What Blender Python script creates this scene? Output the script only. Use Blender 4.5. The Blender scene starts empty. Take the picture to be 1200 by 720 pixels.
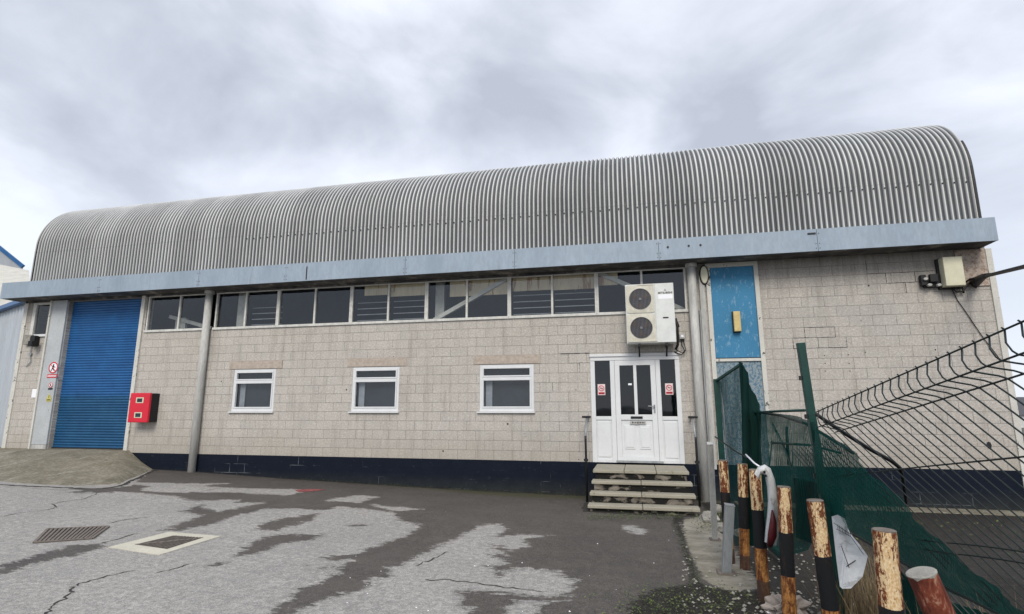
import bpy, bmesh, math, random
import numpy as np
from mathutils import Vector, Matrix
random.seed(7)
rng = np.random.default_rng(7)
sc = bpy.context.scene
COL = sc.collection
# ---------------------------------------------------------------- camera
F_PX, YAW, PITCH, ROLL = 638.018, -0.223767676, 0.183467135, -0.0011650
CAM = np.array([0.0, -12.8696, 1.2078])
_f = np.array([math.sin(YAW)*math.cos(PITCH), math.cos(YAW)*math.cos(PITCH), math.sin(PITCH)])
_r = np.array([math.cos(YAW), -math.sin(YAW), 0.0]); _u = np.cross(_r, _f)
RT = _r*math.cos(ROLL)+_u*math.sin(ROLL); UP = -_r*math.sin(ROLL)+_u*math.cos(ROLL); FW = _f
cd = bpy.data.cameras.new('camera'); cam = bpy.data.objects.new('camera', cd); COL.objects.link(cam)
cd.sensor_width = 36; cd.lens = F_PX/1200*36; cd.clip_start = .05; cd.clip_end = 6000
cam.matrix_world = Matrix(((RT[0],UP[0],-FW[0],CAM[0]),(RT[1],UP[1],-FW[1],CAM[1]),(RT[2],UP[2],-FW[2],CAM[2]),(0,0,0,1)))
sc.camera = cam
# ---------------------------------------------------------------- sky, sun, exposure
SUN_EL, SUN_AZ = math.radians(40), math.radians(172)      # azimuth clockwise from +y
SKY_STRENGTH, SUN_STRENGTH, EXPOSURE = 0.10, 1.3, 0.84
w = bpy.data.worlds.new('World'); sc.world = w; w.use_nodes = True
nt = w.node_tree; nt.nodes.clear()
def wn(t, **k):
    n = nt.nodes.new(t)
    for a, b in k.items(): setattr(n, a, b)
    return n
out = wn('ShaderNodeOutputWorld'); bg = wn('ShaderNodeBackground'); bg.inputs['Strength'].default_value = SKY_STRENGTH
sky = wn('ShaderNodeTexSky', sky_type='NISHITA', sun_disc=False); sky.sun_elevation = SUN_EL; sky.sun_rotation = SUN_AZ
tc = wn('ShaderNodeTexCoord'); sep = wn('ShaderNodeSeparateXYZ'); nt.links.new(tc.outputs['Generated'], sep.inputs[0])
ad = wn('ShaderNodeMath', operation='ADD'); ad.inputs[1].default_value = .55
mx = wn('ShaderNodeMath', operation='MAXIMUM'); mx.inputs[1].default_value = 0.0
nt.links.new(sep.outputs[2], mx.inputs[0]); nt.links.new(mx.outputs[0], ad.inputs[0])
dx = wn('ShaderNodeMath', operation='DIVIDE'); dy = wn('ShaderNodeMath', operation='DIVIDE')
nt.links.new(sep.outputs[0], dx.inputs[0]); nt.links.new(ad.outputs[0], dx.inputs[1])
nt.links.new(sep.outputs[1], dy.inputs[0]); nt.links.new(ad.outputs[0], dy.inputs[1])
mp = wn('ShaderNodeMapping'); mp.inputs['Location'].default_value = (3.1, .4, 1.2); mp.inputs['Scale'].default_value = (1.5, 1.5, 2.6); mp.inputs['Rotation'].default_value = (.25, .35, 0)
nt.links.new(tc.outputs['Generated'], mp.inputs[0])
n1 = wn('ShaderNodeTexNoise'); n1.inputs['Scale'].default_value = 1.7; n1.inputs['Detail'].default_value = 8; n1.inputs['Roughness'].default_value = .53; n1.inputs['Distortion'].default_value = .35
nt.links.new(mp.outputs[0], n1.inputs['Vector'])
acc = n1.outputs[0]
dw = wn('ShaderNodeTexNoise'); dw.inputs['Scale'].default_value = 2.5; dw.inputs['Detail'].default_value = 3; nt.links.new(tc.outputs['Generated'], dw.inputs['Vector'])
dsub = wn('ShaderNodeVectorMath', operation='MULTIPLY_ADD'); dsub.inputs[1].default_value = (.5, .5, .5); nt.links.new(dw.outputs[1], dsub.inputs[0]); nt.links.new(tc.outputs['Generated'], dsub.inputs[2])
doff = wn('ShaderNodeVectorMath', operation='SUBTRACT'); doff.inputs[1].default_value = (.25, .25, .25); nt.links.new(dsub.outputs[0], doff.inputs[0])
# cloud masses: (direction, angular radius, brightness change)
for u_, v_, rad, amt in ((130,120,.30,-.16),(410,135,.15,-.10),(370,20,.19,.20),(620,60,.17,-.04),(880,60,.15,-.09),(660,180,.14,-.05),(110,255,.2,.12),(1150,90,.2,.13),(520,90,.1,.08),(760,100,.12,.03),(1190,250,.15,-.02)):
    dv_ = FW+RT*(u_-600)/F_PX+UP*(360-v_)/F_PX; dv_ = dv_/np.linalg.norm(dv_)
    ds = wn('ShaderNodeVectorMath', operation='DISTANCE'); ds.inputs[1].default_value = tuple(dv_); nt.links.new(doff.outputs[0], ds.inputs[0])
    mr = wn('ShaderNodeMapRange', interpolation_type='SMOOTHSTEP'); mr.inputs[1].default_value = 0; mr.inputs[2].default_value = rad*1.7; mr.inputs[3].default_value = amt; mr.inputs[4].default_value = 0
    nt.links.new(ds.outputs['Value'], mr.inputs[0])
    sm_ = wn('ShaderNodeMath', operation='ADD'); nt.links.new(acc, sm_.inputs[0]); nt.links.new(mr.outputs[0], sm_.inputs[1]); acc = sm_.outputs[0]
cr = wn('ShaderNodeValToRGB'); e = cr.color_ramp.elements
e[0].position = .36; e[0].color = (3.2, 3.42, 3.95, 1)
e[1].position = .66; e[1].color = (5.7, 5.95, 6.4, 1)
m = cr.color_ramp.elements.new(.47); m.color = (3.95, 4.18, 4.72, 1)
m = cr.color_ramp.elements.new(.56); m.color = (4.85, 5.05, 5.65, 1)
nt.links.new(acc, cr.inputs[0])
# pale band near the horizon
hz = wn('ShaderNodeMapRange'); hz.inputs[1].default_value = 0.05; hz.inputs[2].default_value = .42; hz.inputs[3].default_value = .7; hz.inputs[4].default_value = 0
nt.links.new(sep.outputs[2], hz.inputs[0])
mh = wn('ShaderNodeMixRGB'); mh.inputs[2].default_value = (5.5, 5.8, 6.4, 1)
nt.links.new(hz.outputs[0], mh.inputs[0]); nt.links.new(cr.outputs[0], mh.inputs[1])
ms = wn('ShaderNodeMixRGB'); ms.inputs[0].default_value = .9
nt.links.new(sky.outputs[0], ms.inputs[1]); nt.links.new(mh.outputs[0], ms.inputs[2])
zn = wn('ShaderNodeMapRange'); zn.inputs[1].default_value = .62; zn.inputs[2].default_value = 1.0; zn.inputs[3].default_value = 1.0; zn.inputs[4].default_value = 1.7
nt.links.new(sep.outputs[2], zn.inputs[0])
zm = wn('ShaderNodeVectorMath', operation='SCALE'); nt.links.new(ms.outputs[0], zm.inputs[0]); nt.links.new(zn.outputs[0], zm.inputs['Scale'])
nt.links.new(zm.outputs[0], bg.inputs[0]); nt.links.new(bg.outputs[0], out.inputs[0])
sl = bpy.data.lights.new('sun', 'SUN'); sl.energy = SUN_STRENGTH; sl.angle = math.radians(25); sl.color = (1, .93, .82)
so = bpy.data.objects.new('sun', sl); COL.objects.link(so)
sd = Vector((math.sin(SUN_AZ)*math.cos(SUN_EL), math.cos(SUN_AZ)*math.cos(SUN_EL), math.sin(SUN_EL)))
so.rotation_euler = sd.to_track_quat('Z', 'Y').to_euler()
vs = sc.view_settings; vs.view_transform = 'Standard'; vs.look = 'None'; vs.exposure = EXPOSURE; vs.gamma = 1; vs.use_curve_mapping = False

# ---------------------------------------------------------------- helpers
def at(u, v, d): return Vector(CAM+(FW+RT*(u-600)/F_PX+UP*(360-v)/F_PX)*d)
def hit(u, v, ax, c):
    d = FW+RT*(u-600)/F_PX+UP*(360-v)/F_PX
    return Vector(CAM+d*(c-CAM[ax])/d[ax])
GX = [-60,-25,-14,-11.6,-9,-6.6,-3.8,-1,20]; GZ = [-.33,-.36,-.40,-.46,-.56,-.63,-.70,-.74,-.80]
def gz(x, y):
    return float(np.interp(x, GX, GZ)) + .015*min(13, max(0, -y))
def gpt(u, v):
    z = -.6
    for _ in range(6):
        p = hit(u, v, 2, z); z = gz(p.x, p.y)
    return p
class NT:
    def __init__(s, name):
        s.m = bpy.data.materials.new(name); s.m.use_nodes = True; s.t = s.m.node_tree; s.t.nodes.clear()
        s.o = s.n('ShaderNodeOutputMaterial')
    def n(s, ty, ins=None, **k):
        n = s.t.nodes.new(ty)
        for a, b in k.items(): setattr(n, a, b)
        for a, b in (ins or {}).items():
            if isinstance(b, bpy.types.NodeSocket): s.t.links.new(b, n.inputs[a])
            else: n.inputs[a].default_value = b
        return n
    def coord(s, scale=(1,1,1), rot=(0,0,0), loc=(0,0,0), kind='Object'):
        tc = s.n('ShaderNodeTexCoord')
        return s.n('ShaderNodeMapping', {'Vector': tc.outputs[kind], 'Scale': scale, 'Rotation': rot, 'Location': loc}).outputs[0]
    def noise(s, v, scale, detail=4, rough=.55, dist=0):
        return s.n('ShaderNodeTexNoise', {'Vector': v, 'Scale': scale, 'Detail': detail, 'Roughness': rough, 'Distortion': dist}).outputs[0]
    def ramp(s, f, *st):
        r = s.n('ShaderNodeValToRGB', {'Fac': f}); el = r.color_ramp.elements
        while len(el) < len(st): el.new(.5)
        for k, (p, c) in zip(el, st):
            k.position = p; k.color = (c, c, c, 1) if isinstance(c, (int, float)) else (*c, 1)
        return r.outputs[0]
    def mix(s, f, a, b, mode='MIX'):
        def c(x): return (*x, 1) if isinstance(x, tuple) and len(x) == 3 else x
        return s.n('ShaderNodeMixRGB', {0: f, 1: c(a), 2: c(b)}, blend_type=mode).outputs[0]
    def math(s, op, a, b=0.0, clamp=False):
        return s.n('ShaderNodeMath', {0: a, 1: b}, operation=op, use_clamp=clamp).outputs[0]
    def attr(s, name): return s.n('ShaderNodeAttribute', attribute_name=name).outputs['Fac']
    def bump(s, h, st=.3, d=.01): return s.n('ShaderNodeBump', {'Height': h, 'Strength': st, 'Distance': d}).outputs[0]
    def bsdf(s, col, rough=.6, metal=0, normal=None, spec=.5, link=True):
        i = {'Base Color': (*col, 1) if isinstance(col, tuple) and len(col) == 3 else col, 'Roughness': rough, 'Metallic': metal, 'Specular IOR Level': spec}
        if normal is not None: i['Normal'] = normal
        b = s.n('ShaderNodeBsdfPrincipled', i)
        if link: s.t.links.new(b.outputs[0], s.o.inputs[0])
        return b.outputs[0]
    def out(s, sh): s.t.links.new(sh, s.o.inputs[0])
def simple(name, c, rough=.6, metal=0, var=.18, scale=6, bump=.15, spec=.4, streak=False):
    k = NT(name); v = k.coord((1, 1, .15 if streak else 1))
    a = k.noise(v, scale, 6, .65); b = k.noise(v, scale*11, 3)
    f = k.math('ADD', k.math('MULTIPLY', a, .7), k.math('MULTIPLY', b, .3))
    lo = tuple(x*(1-var*1.6) for x in c); hi = tuple(min(1, x*(1+var)) for x in c)
    col = k.ramp(f, (.3, lo), (.68, hi))
    k.bsdf(col, rough, metal, k.bump(b, bump, .004), spec); return k.m
M = {}
# weathered concrete blockwork
def block_mat():
    k = NT('blockwork'); tc = k.n('ShaderNodeTexCoord'); s = k.n('ShaderNodeSeparateXYZ', {0: tc.outputs['Object']})
    v = k.n('ShaderNodeCombineXYZ', {0: s.outputs[0], 1: s.outputs[2]}).outputs[0]
    dn = k.noise(v, 3.0, 3); dv = k.n('ShaderNodeMixRGB', {0: .004, 1: v, 2: k.n('ShaderNodeTexNoise', {'Vector': v, 'Scale': 7.0}).outputs[1]}, blend_type='ADD').outputs[0]
    br = k.n('ShaderNodeTexBrick', {'Vector': dv, 'Color1': (0, 0, 0, 1), 'Color2': (1, 1, 1, 1), 'Mortar': (.5, .5, .5, 1), 'Scale': 1.0, 'Mortar Size': .0045, 'Mortar Smooth': .1, 'Bias': 0.0, 'Brick Width': .45, 'Row Height': .225})
    br.offset = .5; br.squash = 1
    per = k.n('ShaderNodeRGBToBW', {0: br.outputs[0]}).outputs[0]
    big = k.noise(v, .45, 5, .6); mid = k.noise(v, 2.3, 5, .6); fine = k.noise(v, 55, 4, .7); fine2 = k.noise(v, 150, 2, .7)
    c1 = k.ramp(big, (.35, (.41, .388, .345)), (.52, (.465, .448, .41)), (.68, (.495, .482, .455)))
    c2 = k.mix(k.math('MULTIPLY', per, .5), c1, (.59, .555, .505))
    c2 = k.mix(k.ramp(mid, (.3, .25), (.6, 0)), c2, (.29, .265, .24))
    c3 = k.mix(k.ramp(fine, (.38, .6), (.58, 0)), c2, (.22, .20, .18)); g18 = k.noise(v, 24, 6, .85); c3 = k.mix(k.ramp(g18, (.38, .5), (.52, 0)), c3, (.28, .255, .23)); c3 = k.mix(k.ramp(g18, (.5, 0), (.63, .65)), c3, (.68, .64, .59)); c3 = k.mix(k.ramp(k.noise(v, .7, 5, .7, .6), (.5, 0), (.7, .45)), c3, (.33, .32, .30))
    c4 = k.mix(k.ramp(fine2, (.5, 0), (.68, .7)), c3, (.70, .66, .62))
    # mortar: mostly flush and pale, darker where it has opened up
    open_ = k.ramp(k.noise(v, .9, 3, .6), (.38, .35), (.62, 1.0))
    mort = k.mix(open_, (.36, .33, .30), (.10, .09, .085))
    c5 = k.mix(k.math('MULTIPLY', br.outputs[1], .8), c4, mort)
    # rain streaks, then darker towards the eaves, grime near the base
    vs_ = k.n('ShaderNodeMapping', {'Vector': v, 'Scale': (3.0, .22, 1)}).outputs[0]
    st = k.ramp(k.noise(vs_, 2.0, 5, .7), (.5, 0), (.75, .5))
    c6 = k.mix(st, c5, (.21, .19, .17))
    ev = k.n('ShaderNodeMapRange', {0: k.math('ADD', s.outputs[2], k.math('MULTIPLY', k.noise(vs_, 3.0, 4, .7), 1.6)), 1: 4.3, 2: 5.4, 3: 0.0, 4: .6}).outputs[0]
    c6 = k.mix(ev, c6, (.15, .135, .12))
    lw_ = k.n('ShaderNodeMapRange', {0: k.math('SUBTRACT', s.outputs[2], k.math('MULTIPLY', k.noise(v, 1.6, 5, .7), .9)), 1: -.45, 2: .35, 3: .35, 4: 0.0}).outputs[0]
    c6 = k.mix(lw_, c6, (.27, .24, .19))
    # small holes
    vo = k.n('ShaderNodeTexVoronoi', {'Vector': v, 'Scale': 1.3, 'Randomness': 1.0}); hole = k.math('LESS_THAN', vo.outputs[0], .028)
    c7 = k.mix(hole, c6, (.05, .04, .035))
    hgt = k.math('SUBTRACT', k.math('MULTIPLY', fine, .5), k.math('MULTIPLY', br.outputs[1], 1.2))
    k.bsdf(c7, .93, 0, k.bump(hgt, .55, .008), .2); return k.m
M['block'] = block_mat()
def plinth_mat():
    k = NT('plinth_paint'); tc = k.n('ShaderNodeTexCoord'); s = k.n('ShaderNodeSeparateXYZ', {0: tc.outputs['Object']})
    v = k.n('ShaderNodeCombineXYZ', {0: s.outputs[0], 1: s.outputs[2]}).outputs[0]
    br = k.n('ShaderNodeTexBrick', {'Vector': v, 'Color1': (0, 0, 0, 1), 'Color2': (1, 1, 1, 1), 'Scale': 1.0, 'Mortar Size': .006, 'Mortar Smooth': .2, 'Brick Width': .45, 'Row Height': .225})
    per = k.n('ShaderNodeRGBToBW', {0: br.outputs[0]}).outputs[0]
    a = k.noise(v, 3.5, 7, .7); b = k.noise(v, 40, 3)
    c = k.mix(a, (.0028, .005, .011), (.008, .013, .026))
    wear = k.ramp(k.noise(v, 1.1, 4, .6), (.54, 0), (.68, .55))
    c = k.mix(k.math('MULTIPLY', wear, br.outputs[1]), c, (.3, .33, .36))
    c = k.mix(k.ramp(k.noise(v, 9, 6, .75), (.60, 0), (.70, .35)), c, (.09, .10, .13))
    low = k.n('ShaderNodeMapRange', {0: s.outputs[2], 1: -.85, 2: -.35, 3: .55, 4: 0.0}).outputs[0]
    c = k.mix(k.math('MULTIPLY', low, a), c, (.09, .09, .06))
    k.bsdf(c, .8, 0, k.bump(k.math('SUBTRACT', b, br.outputs[1]), .5, .008), .15); return k.m
M['plinth'] = plinth_mat()
def roof_mat():
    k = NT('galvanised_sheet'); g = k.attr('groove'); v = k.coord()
    a = k.noise(v, .6, 5, .6); b = k.noise(k.coord((9, 1, .5)), 2, 5, .65); f = k.noise(v, 60, 3)
    c = k.ramp(a, (.3, (.40, .41, .415)), (.65, (.53, .54, .54)))
    c = k.mix(k.ramp(b, (.42, 0), (.75, .45)), c, (.24, .24, .23))
    valley_shade = k.math('MULTIPLY', k.ramp(g, (.3, 1.0), (.8, 0)), .86)  # shade of the corrugation valleys, painted into the sheet colour
    c = k.mix(valley_shade, c, (.055, .063, .07))
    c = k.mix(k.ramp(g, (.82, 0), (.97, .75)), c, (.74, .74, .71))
    s = k.n('ShaderNodeSeparateXYZ', {0: k.n('ShaderNodeTexCoord').outputs['Object']})
    lap = k.math('LESS_THAN', k.math('ABSOLUTE', k.math('SUBTRACT', s.outputs[2], 6.02)), .012)
    c = k.mix(k.math('MULTIPLY', lap, .18), c, (.07, .07, .07))
    sh_ = k.math('FLOOR', k.math('MULTIPLY', s.outputs[0], 1/.77)); wn_ = k.n('ShaderNodeTexWhiteNoise', {'W': sh_}, noise_dimensions='1D').outputs[0]
    c = k.mix(1.0, c, k.ramp(wn_, (0, .80), (1, 1.0)), 'MULTIPLY')
    c = k.mix(k.ramp(k.noise(k.coord((14, 1, .35)), 1.5, 6, .75), (.52, 0), (.70, .5)), c, (.18, .185, .185))
    c = k.mix(k.ramp(k.noise(v, 3.0, 6, .8), (.60, 0), (.72, .5)), c, (.30, .27, .21))
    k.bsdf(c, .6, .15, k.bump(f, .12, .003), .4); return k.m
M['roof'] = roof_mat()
def fascia_mat():
    k = NT('grey_blue_fascia'); v = k.coord((1, 1, .35)); a = k.noise(v, 1.4, 5, .65); b = k.noise(v, 16, 5, .7); d = k.noise(k.coord((1.3, 1, .08)), 6, 4, .7)
    c = k.ramp(a, (.3, (.25, .315, .385)), (.7, (.345, .415, .49)))
    c = k.mix(k.ramp(b, (.4, .35), (.6, 0)), c, (.22, .26, .31))
    c = k.mix(k.ramp(d, (.62, 0), (.8, .6)), c, (.17, .19, .21))
    k.bsdf(c, .55, .1, k.bump(b, .15, .004), .4); return k.m
M['fascia'] = fascia_mat()
def soffit_mat():
    k = NT('stained_soffit'); v = k.coord((1, 1, 1)); a = k.noise(v, 2.2, 6, .7)
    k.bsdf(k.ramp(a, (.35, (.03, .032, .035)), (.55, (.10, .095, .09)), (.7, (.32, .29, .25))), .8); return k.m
M['soffit'] = soffit_mat()
def shutter_mat():
    k = NT('blue_shutter'); s = k.n('ShaderNodeSeparateXYZ', {0: k.n('ShaderNodeTexCoord').outputs['Object']}); v = k.coord()
    a = k.noise(v, 2.5, 5, .6); b = k.noise(k.coord((1, 1, 8)), 5, 4, .7)
    c = k.ramp(a, (.3, (.012, .085, .25)), (.7, (.018, .125, .34)))
    low = k.n('ShaderNodeMapRange', {0: k.math('ADD', s.outputs[2], k.math('MULTIPLY', a, .2)), 1: 1.60, 2: 1.75, 3: 1.0, 4: 0.0}).outputs[0]
    c = k.mix(low, c, k.ramp(a, (.35, (.006, .068, .17)), (.7, (.014, .095, .21))))
    c = k.mix(k.ramp(b, (.5, 0), (.8, .5)), c, (.04, .12, .22))
    k.bsdf(c, .42, .1, k.bump(b, .1, .002), .5); return k.m
M['shutter'] = shutter_mat()
M['upvc'] = simple('white_upvc', (.66, .675, .69), .35, 0, .05, 3, .03, .5)
M['old_white'] = simple('weathered_white_paint', (.60, .60, .57), .6, 0, .2, 9, .2)
def chip_mat(name, base, chip, th=.6, scale=7, rough=.6, sc=(1,1,1), chip2=None, amt=1.0):
    k = NT(name); v = k.coord(sc); a = k.noise(v, scale, 8, .7, .3); b = k.noise(v, scale*5, 4, .7); g = k.noise(v, 1.5, 3)
    c = k.ramp(g, (.3, tuple(x*.82 for x in base)), (.7, base))
    c = k.mix(k.ramp(b, (.42, .3), (.6, 0)), c, tuple(x*.6 for x in base))
    ch = k.mix(b, chip, chip2 or tuple(x*1.8 for x in chip))
    f = k.ramp(a, (th, 0), (th+.035, amt))
    c = k.mix(f, c, ch)
    k.bsdf(c, rough, 0, k.bump(k.math('SUBTRACT', b, f), .4, .004), .3); return k.m
M['chipped_white'] = chip_mat('chipped_white_paint', (.66, .65, .60), (.05, .045, .04), .60, 6, .6, (1.6,1.6,1))
M['jamb'] = chip_mat('pale_concrete_paint', (.50, .53, .55), (.10, .10, .10), .68, 3.2)
M['blue_door'] = chip_mat('blue_board', (.055, .235, .42), (.12, .31, .47), .56, 12, .7, (1,1,.5), (.40,.50,.58), .45)
M['peeled_blue'] = chip_mat('peeled_blue_board', (.11, .21, .29), (.24, .30, .33), .47, 22, .8, (1,1,.7), (.36,.38,.38), .8)
def rough_mat():
    k = NT('crumbling_render'); v = k.coord(); a = k.noise(v, 14, 6, .7, .4); vo = k.n('ShaderNodeTexVoronoi', {'Vector': v, 'Scale': 22.0}).outputs[0]
    c = k.ramp(a, (.32, (.06, .045, .035)), (.42, (.34, .25, .20)), (.6, (.50, .44, .38)), (.75, (.42, .22, .14)))
    c = k.mix(k.ramp(vo, (.08, .9), (.2, 0)), c, (.03, .025, .02))
    k.bsdf(c, .95, 0, k.bump(a, .9, .02), .1); return k.m
M['render'] = rough_mat()
M['lintel'] = simple('pinkish_lintel', (.43, .37, .32), .9, 0, .2, 12, .4, .2)
M['steel'] = simple('galvanised_steel', (.30, .32, .33), .5, .3, .25, 7, .1, .5, True)
M['column'] = simple('grey_painted_column', (.46, .46, .44), .65, .02, .3, 5, .15, .4, True)
M['dark'] = simple('dark_metal', (.02, .021, .024), .5, .2)
M['black'] = simple('black_rubber', (.010, .010, .012), .55)
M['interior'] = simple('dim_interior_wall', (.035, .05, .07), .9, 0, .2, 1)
M['cream_lining'] = chip_mat('stained_cream_lining', (.82, .70, .48), (.28, .13, .06), .54, 2.5, .8, (2, 1, .3), (.4, .22, .1), .8)
M['beam'] = simple('pale_steel_beam', (.50, .50, .46), .6)
M['blind'] = simple('grey_blind', (.33, .36, .40), .7)
M['lens_yellow'] = simple('yellowed_lens', (.58, .46, .20), .5); M['red'] = simple('red_plastic', (.62, .012, .035), .32, 0, .1, 4, .03, .5)
M['cream_plastic'] = simple('cream_plastic', (.62, .60, .45), .45, 0, .1, 5)
M['ac'] = simple('aircon_casing', (.66, .68, .66), .4, 0, .10, 4, .05)
M['ac_stain'] = simple('aircon_stained_casing', (.58, .56, .47), .5, 0, .16, 9, .05)
M['grille'] = simple('fan_grille', (.035, .038, .05), .5, .2)
M['grille_bar'] = simple('grille_bar', (.17, .17, .18), .5, .2); M['copper'] = simple('fan_blade', (.05, .038, .035), .5, .3)
M['white_label'] = simple('white_label', (.85, .86, .9), .5, 0, .03)
M['sign_red'] = simple('sign_red', (.55, .02, .04), .5); M['sign_yellow'] = simple('sign_yellow', (.55, .50, .12), .5)
M['dark_red'] = simple('dark_red_lens', (.075, .005, .009), .5); M['sign_pink'] = simple('sign_white', (.75, .62, .62), .5)
M['step'] = chip_mat('step_slab', (.36, .335, .27), (.10, .10, .07), .6, 7, .9, (1,1,1), (.2,.2,.14), .7)
def riser_mat():
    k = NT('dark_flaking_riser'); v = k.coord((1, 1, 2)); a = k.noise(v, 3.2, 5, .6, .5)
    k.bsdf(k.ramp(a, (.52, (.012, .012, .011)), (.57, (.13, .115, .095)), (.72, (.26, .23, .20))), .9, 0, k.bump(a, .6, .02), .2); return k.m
M['riser'] = riser_mat()
def ramp_mat():
    k = NT('worn_ramp_concrete'); v = k.coord(); a = k.noise(v, 1.3, 7, .7, .4); b = k.noise(v, 14, 7, .8); st = k.noise(k.coord((1, .35, 1), (0, 0, .5)), 3.5, 6, .7)
    c = k.ramp(a, (.3, (.11, .098, .07)), (.5, (.19, .172, .128)), (.7, (.26, .24, .19)))
    c = k.mix(k.ramp(b, (.38, .6), (.54, 0)), c, (.13, .12, .09)); c = k.mix(k.ramp(b, (.5, 0), (.66, .5)), c, (.42, .39, .33))
    c = k.mix(k.ramp(st, (.56, 0), (.68, .55)), c, (.44, .42, .37)); c = k.mix(k.ramp(st, (.3, .5), (.42, 0)), c, (.12, .11, .085))
    k.bsdf(c, .92, 0, k.bump(b, .6, .012), .2); return k.m
M['ramp'] = ramp_mat()
M['manhole_frame'] = chip_mat('cream_painted_surround', (.60, .57, .47), (.25, .24, .22), .64, 4, .8)
M['iron'] = simple('rusty_iron', (.17, .145, .125), .8, .05, .3, 16, .5)
def bollard_mat():
    k = NT('bollard_banded_paint'); h = k.attr('hgt'); v = k.coord((1, 1, .5)); rn = k.n('ShaderNodeObjectInfo').outputs['Random']
    vv = k.n('ShaderNodeVectorMath', {0: v, 1: k.n('ShaderNodeCombineXYZ', {0: rn, 1: rn, 2: k.math('MULTIPLY', rn, 7)}).outputs[0]}, operation='ADD').outputs[0]
    a = k.noise(vv, 44, 8, .8, .5); b = k.noise(vv, 110, 4, .7); a2 = k.noise(k.n('ShaderNodeMapping', {'Vector': vv, 'Scale': (1.6, 1.6, .5)}).outputs[0], 11, 5, .7, .3)
    rust = k.ramp(b, (.3, (.035, .010, .006)), (.55, (.16, .045, .018)), (.75, (.40, .15, .045)))
    cream = k.mix(k.ramp(b, (.35, 0), (.6, 1)), (.52, .30, .12), (.74, .60, .38))
    rs = k.math('ADD', k.math('MULTIPLY', a, .5), k.math('MULTIPLY', a2, .5))
    top = k.mix(k.ramp(rs, (.485, 0), (.505, 1)), cream, rust)
    blk = k.mix(k.ramp(rs, (.52, 0), (.64, .6)), (.009, .010, .012), (.05, .028, .018))
    bot = k.mix(k.ramp(rs, (.42, 0), (.54, 1)), (.52, .24, .07), (.10, .032, .014))
    w_ = k.math('ADD', h, k.math('MULTIPLY', k.math('SUBTRACT', a2, .5), .03))
    c = k.mix(k.math('LESS_THAN', w_, .38), top, blk)      # hgt = distance below the top (m)
    c = k.mix(k.math('GREATER_THAN', w_, .38), top, blk); c = k.mix(k.math('GREATER_THAN', w_, .74), c, bot)
    c = k.mix(k.math('MULTIPLY', k.math('GREATER_THAN', w_, 1.04), .8), c, (.05, .035, .03))
    k.bsdf(c, .8, 0, k.bump(rs, .8, .01), .25); return k.m
M['bollard'] = bollard_mat()
def rustred_mat():
    k = NT('bare_red_rust'); v = k.coord((1, 1, .35)); a = k.noise(v, 14, 7, .75, .5); b = k.noise(v, 60, 4)
    c = k.ramp(a, (.34, (.012, .005, .004)), (.46, (.075, .016, .009)), (.56, (.17, .04, .02)), (.66, (.42, .27, .19)))
    k.bsdf(c, .7, 0, k.bump(b, .6, .006), .3); return k.m
M['rustred'] = rustred_mat()
M['green_post'] = simple('green_powder_coat', (.004, .045, .036), .45, 0, .3, 8, .1)
M['wire'] = simple('dark_green_wire', (.006, .014, .014), .4, .1, .2)
def net_mat(name, col, dens):
    k = NT(name); uv = k.n('ShaderNodeTexCoord').outputs['UV']
    big = k.noise(uv, 3.0, 5, .6, .6); fine = k.noise(k.n('ShaderNodeMapping', {'Vector': uv, 'Scale': (14, 2.5, 1)}).outputs[0], 6, 4, .7)
    c = k.ramp(big, (.3, tuple(x*.5 for x in col)), (.7, col))
    d = k.bsdf(c, .75, 0, k.bump(fine, .5, .02), .2, link=False)
    tl = k.n('ShaderNodeBsdfTranslucent', {'Color': (*[x*1.6 for x in col], 1)}).outputs[0]
    s1 = k.n('ShaderNodeMixShader', {0: .3, 1: d, 2: tl}).outputs[0]
    w1 = k.n('ShaderNodeTexWave', {'Vector': uv, 'Scale': 90.0, 'Distortion': 1.0}, bands_direction='X').outputs[1]
    w2 = k.n('ShaderNodeTexWave', {'Vector': uv, 'Scale': 60.0, 'Distortion': 1.0}, bands_direction='Y').outputs[1]
    hole = k.math('MULTIPLY', k.math('MULTIPLY', w1, w2), 1.6, True)
    f = k.math('MULTIPLY', hole, k.ramp(k.math('ADD', k.math('MULTIPLY', big, .6), k.math('MULTIPLY', fine, .4)), (.35, (1-dens)*.2), (.65, (1-dens)*1.5)), True)
    s2 = k.n('ShaderNodeMixShader', {0: f, 1: s1, 2: k.n('ShaderNodeBsdfTransparent').outputs[0]}).outputs[0]
    k.out(s2); return k.m
M['net'] = net_mat('green_debris_net', (.004, .058, .048), .42)
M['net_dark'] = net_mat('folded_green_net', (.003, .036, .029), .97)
M['net_thin'] = net_mat('thin_green_net', (.003, .05, .047), .0)
def glass_mat(name, tint, refl=.14):
    k = NT(name); v = k.coord()
    lw = k.n('ShaderNodeLayerWeight', {'Blend': .35}).outputs['Fresnel']
    f = k.math('ADD', k.math('MULTIPLY', lw, .28), refl, True)
    gl = k.n('ShaderNodeBsdfGlossy', {'Color': (.85, .9, .95, 1), 'Roughness': .03, 'Normal': k.bump(k.noise(v, 1.2, 2), .05, .05)}).outputs[0]
    tr = k.n('ShaderNodeBsdfTransparent', {'Color': (*tint, 1)}).outputs[0]
    k.out(k.n('ShaderNodeMixShader', {0: f, 1: tr, 2: gl}).outputs[0]); return k.m
M['glass'] = glass_mat('window_glass', (.84, .86, .87), .05)
M['glass_dark'] = glass_mat('dark_door_glass', (.30, .33, .36), .04)
M['cladding'] = simple('pale_grey_cladding', (.42, .46, .50), .5, .1, .1, 3, .05, .4, True)
M['pale_roof'] = simple('pale_roof_sheet', (.50, .49, .44), .6, 0, .12, 3)
M['blue_trim'] = simple('blue_trim', (.012, .10, .27), .4)
M['stone'] = simple('broken_concrete', (.28, .27, .24), .95, 0, .3, 9, .8)
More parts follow.
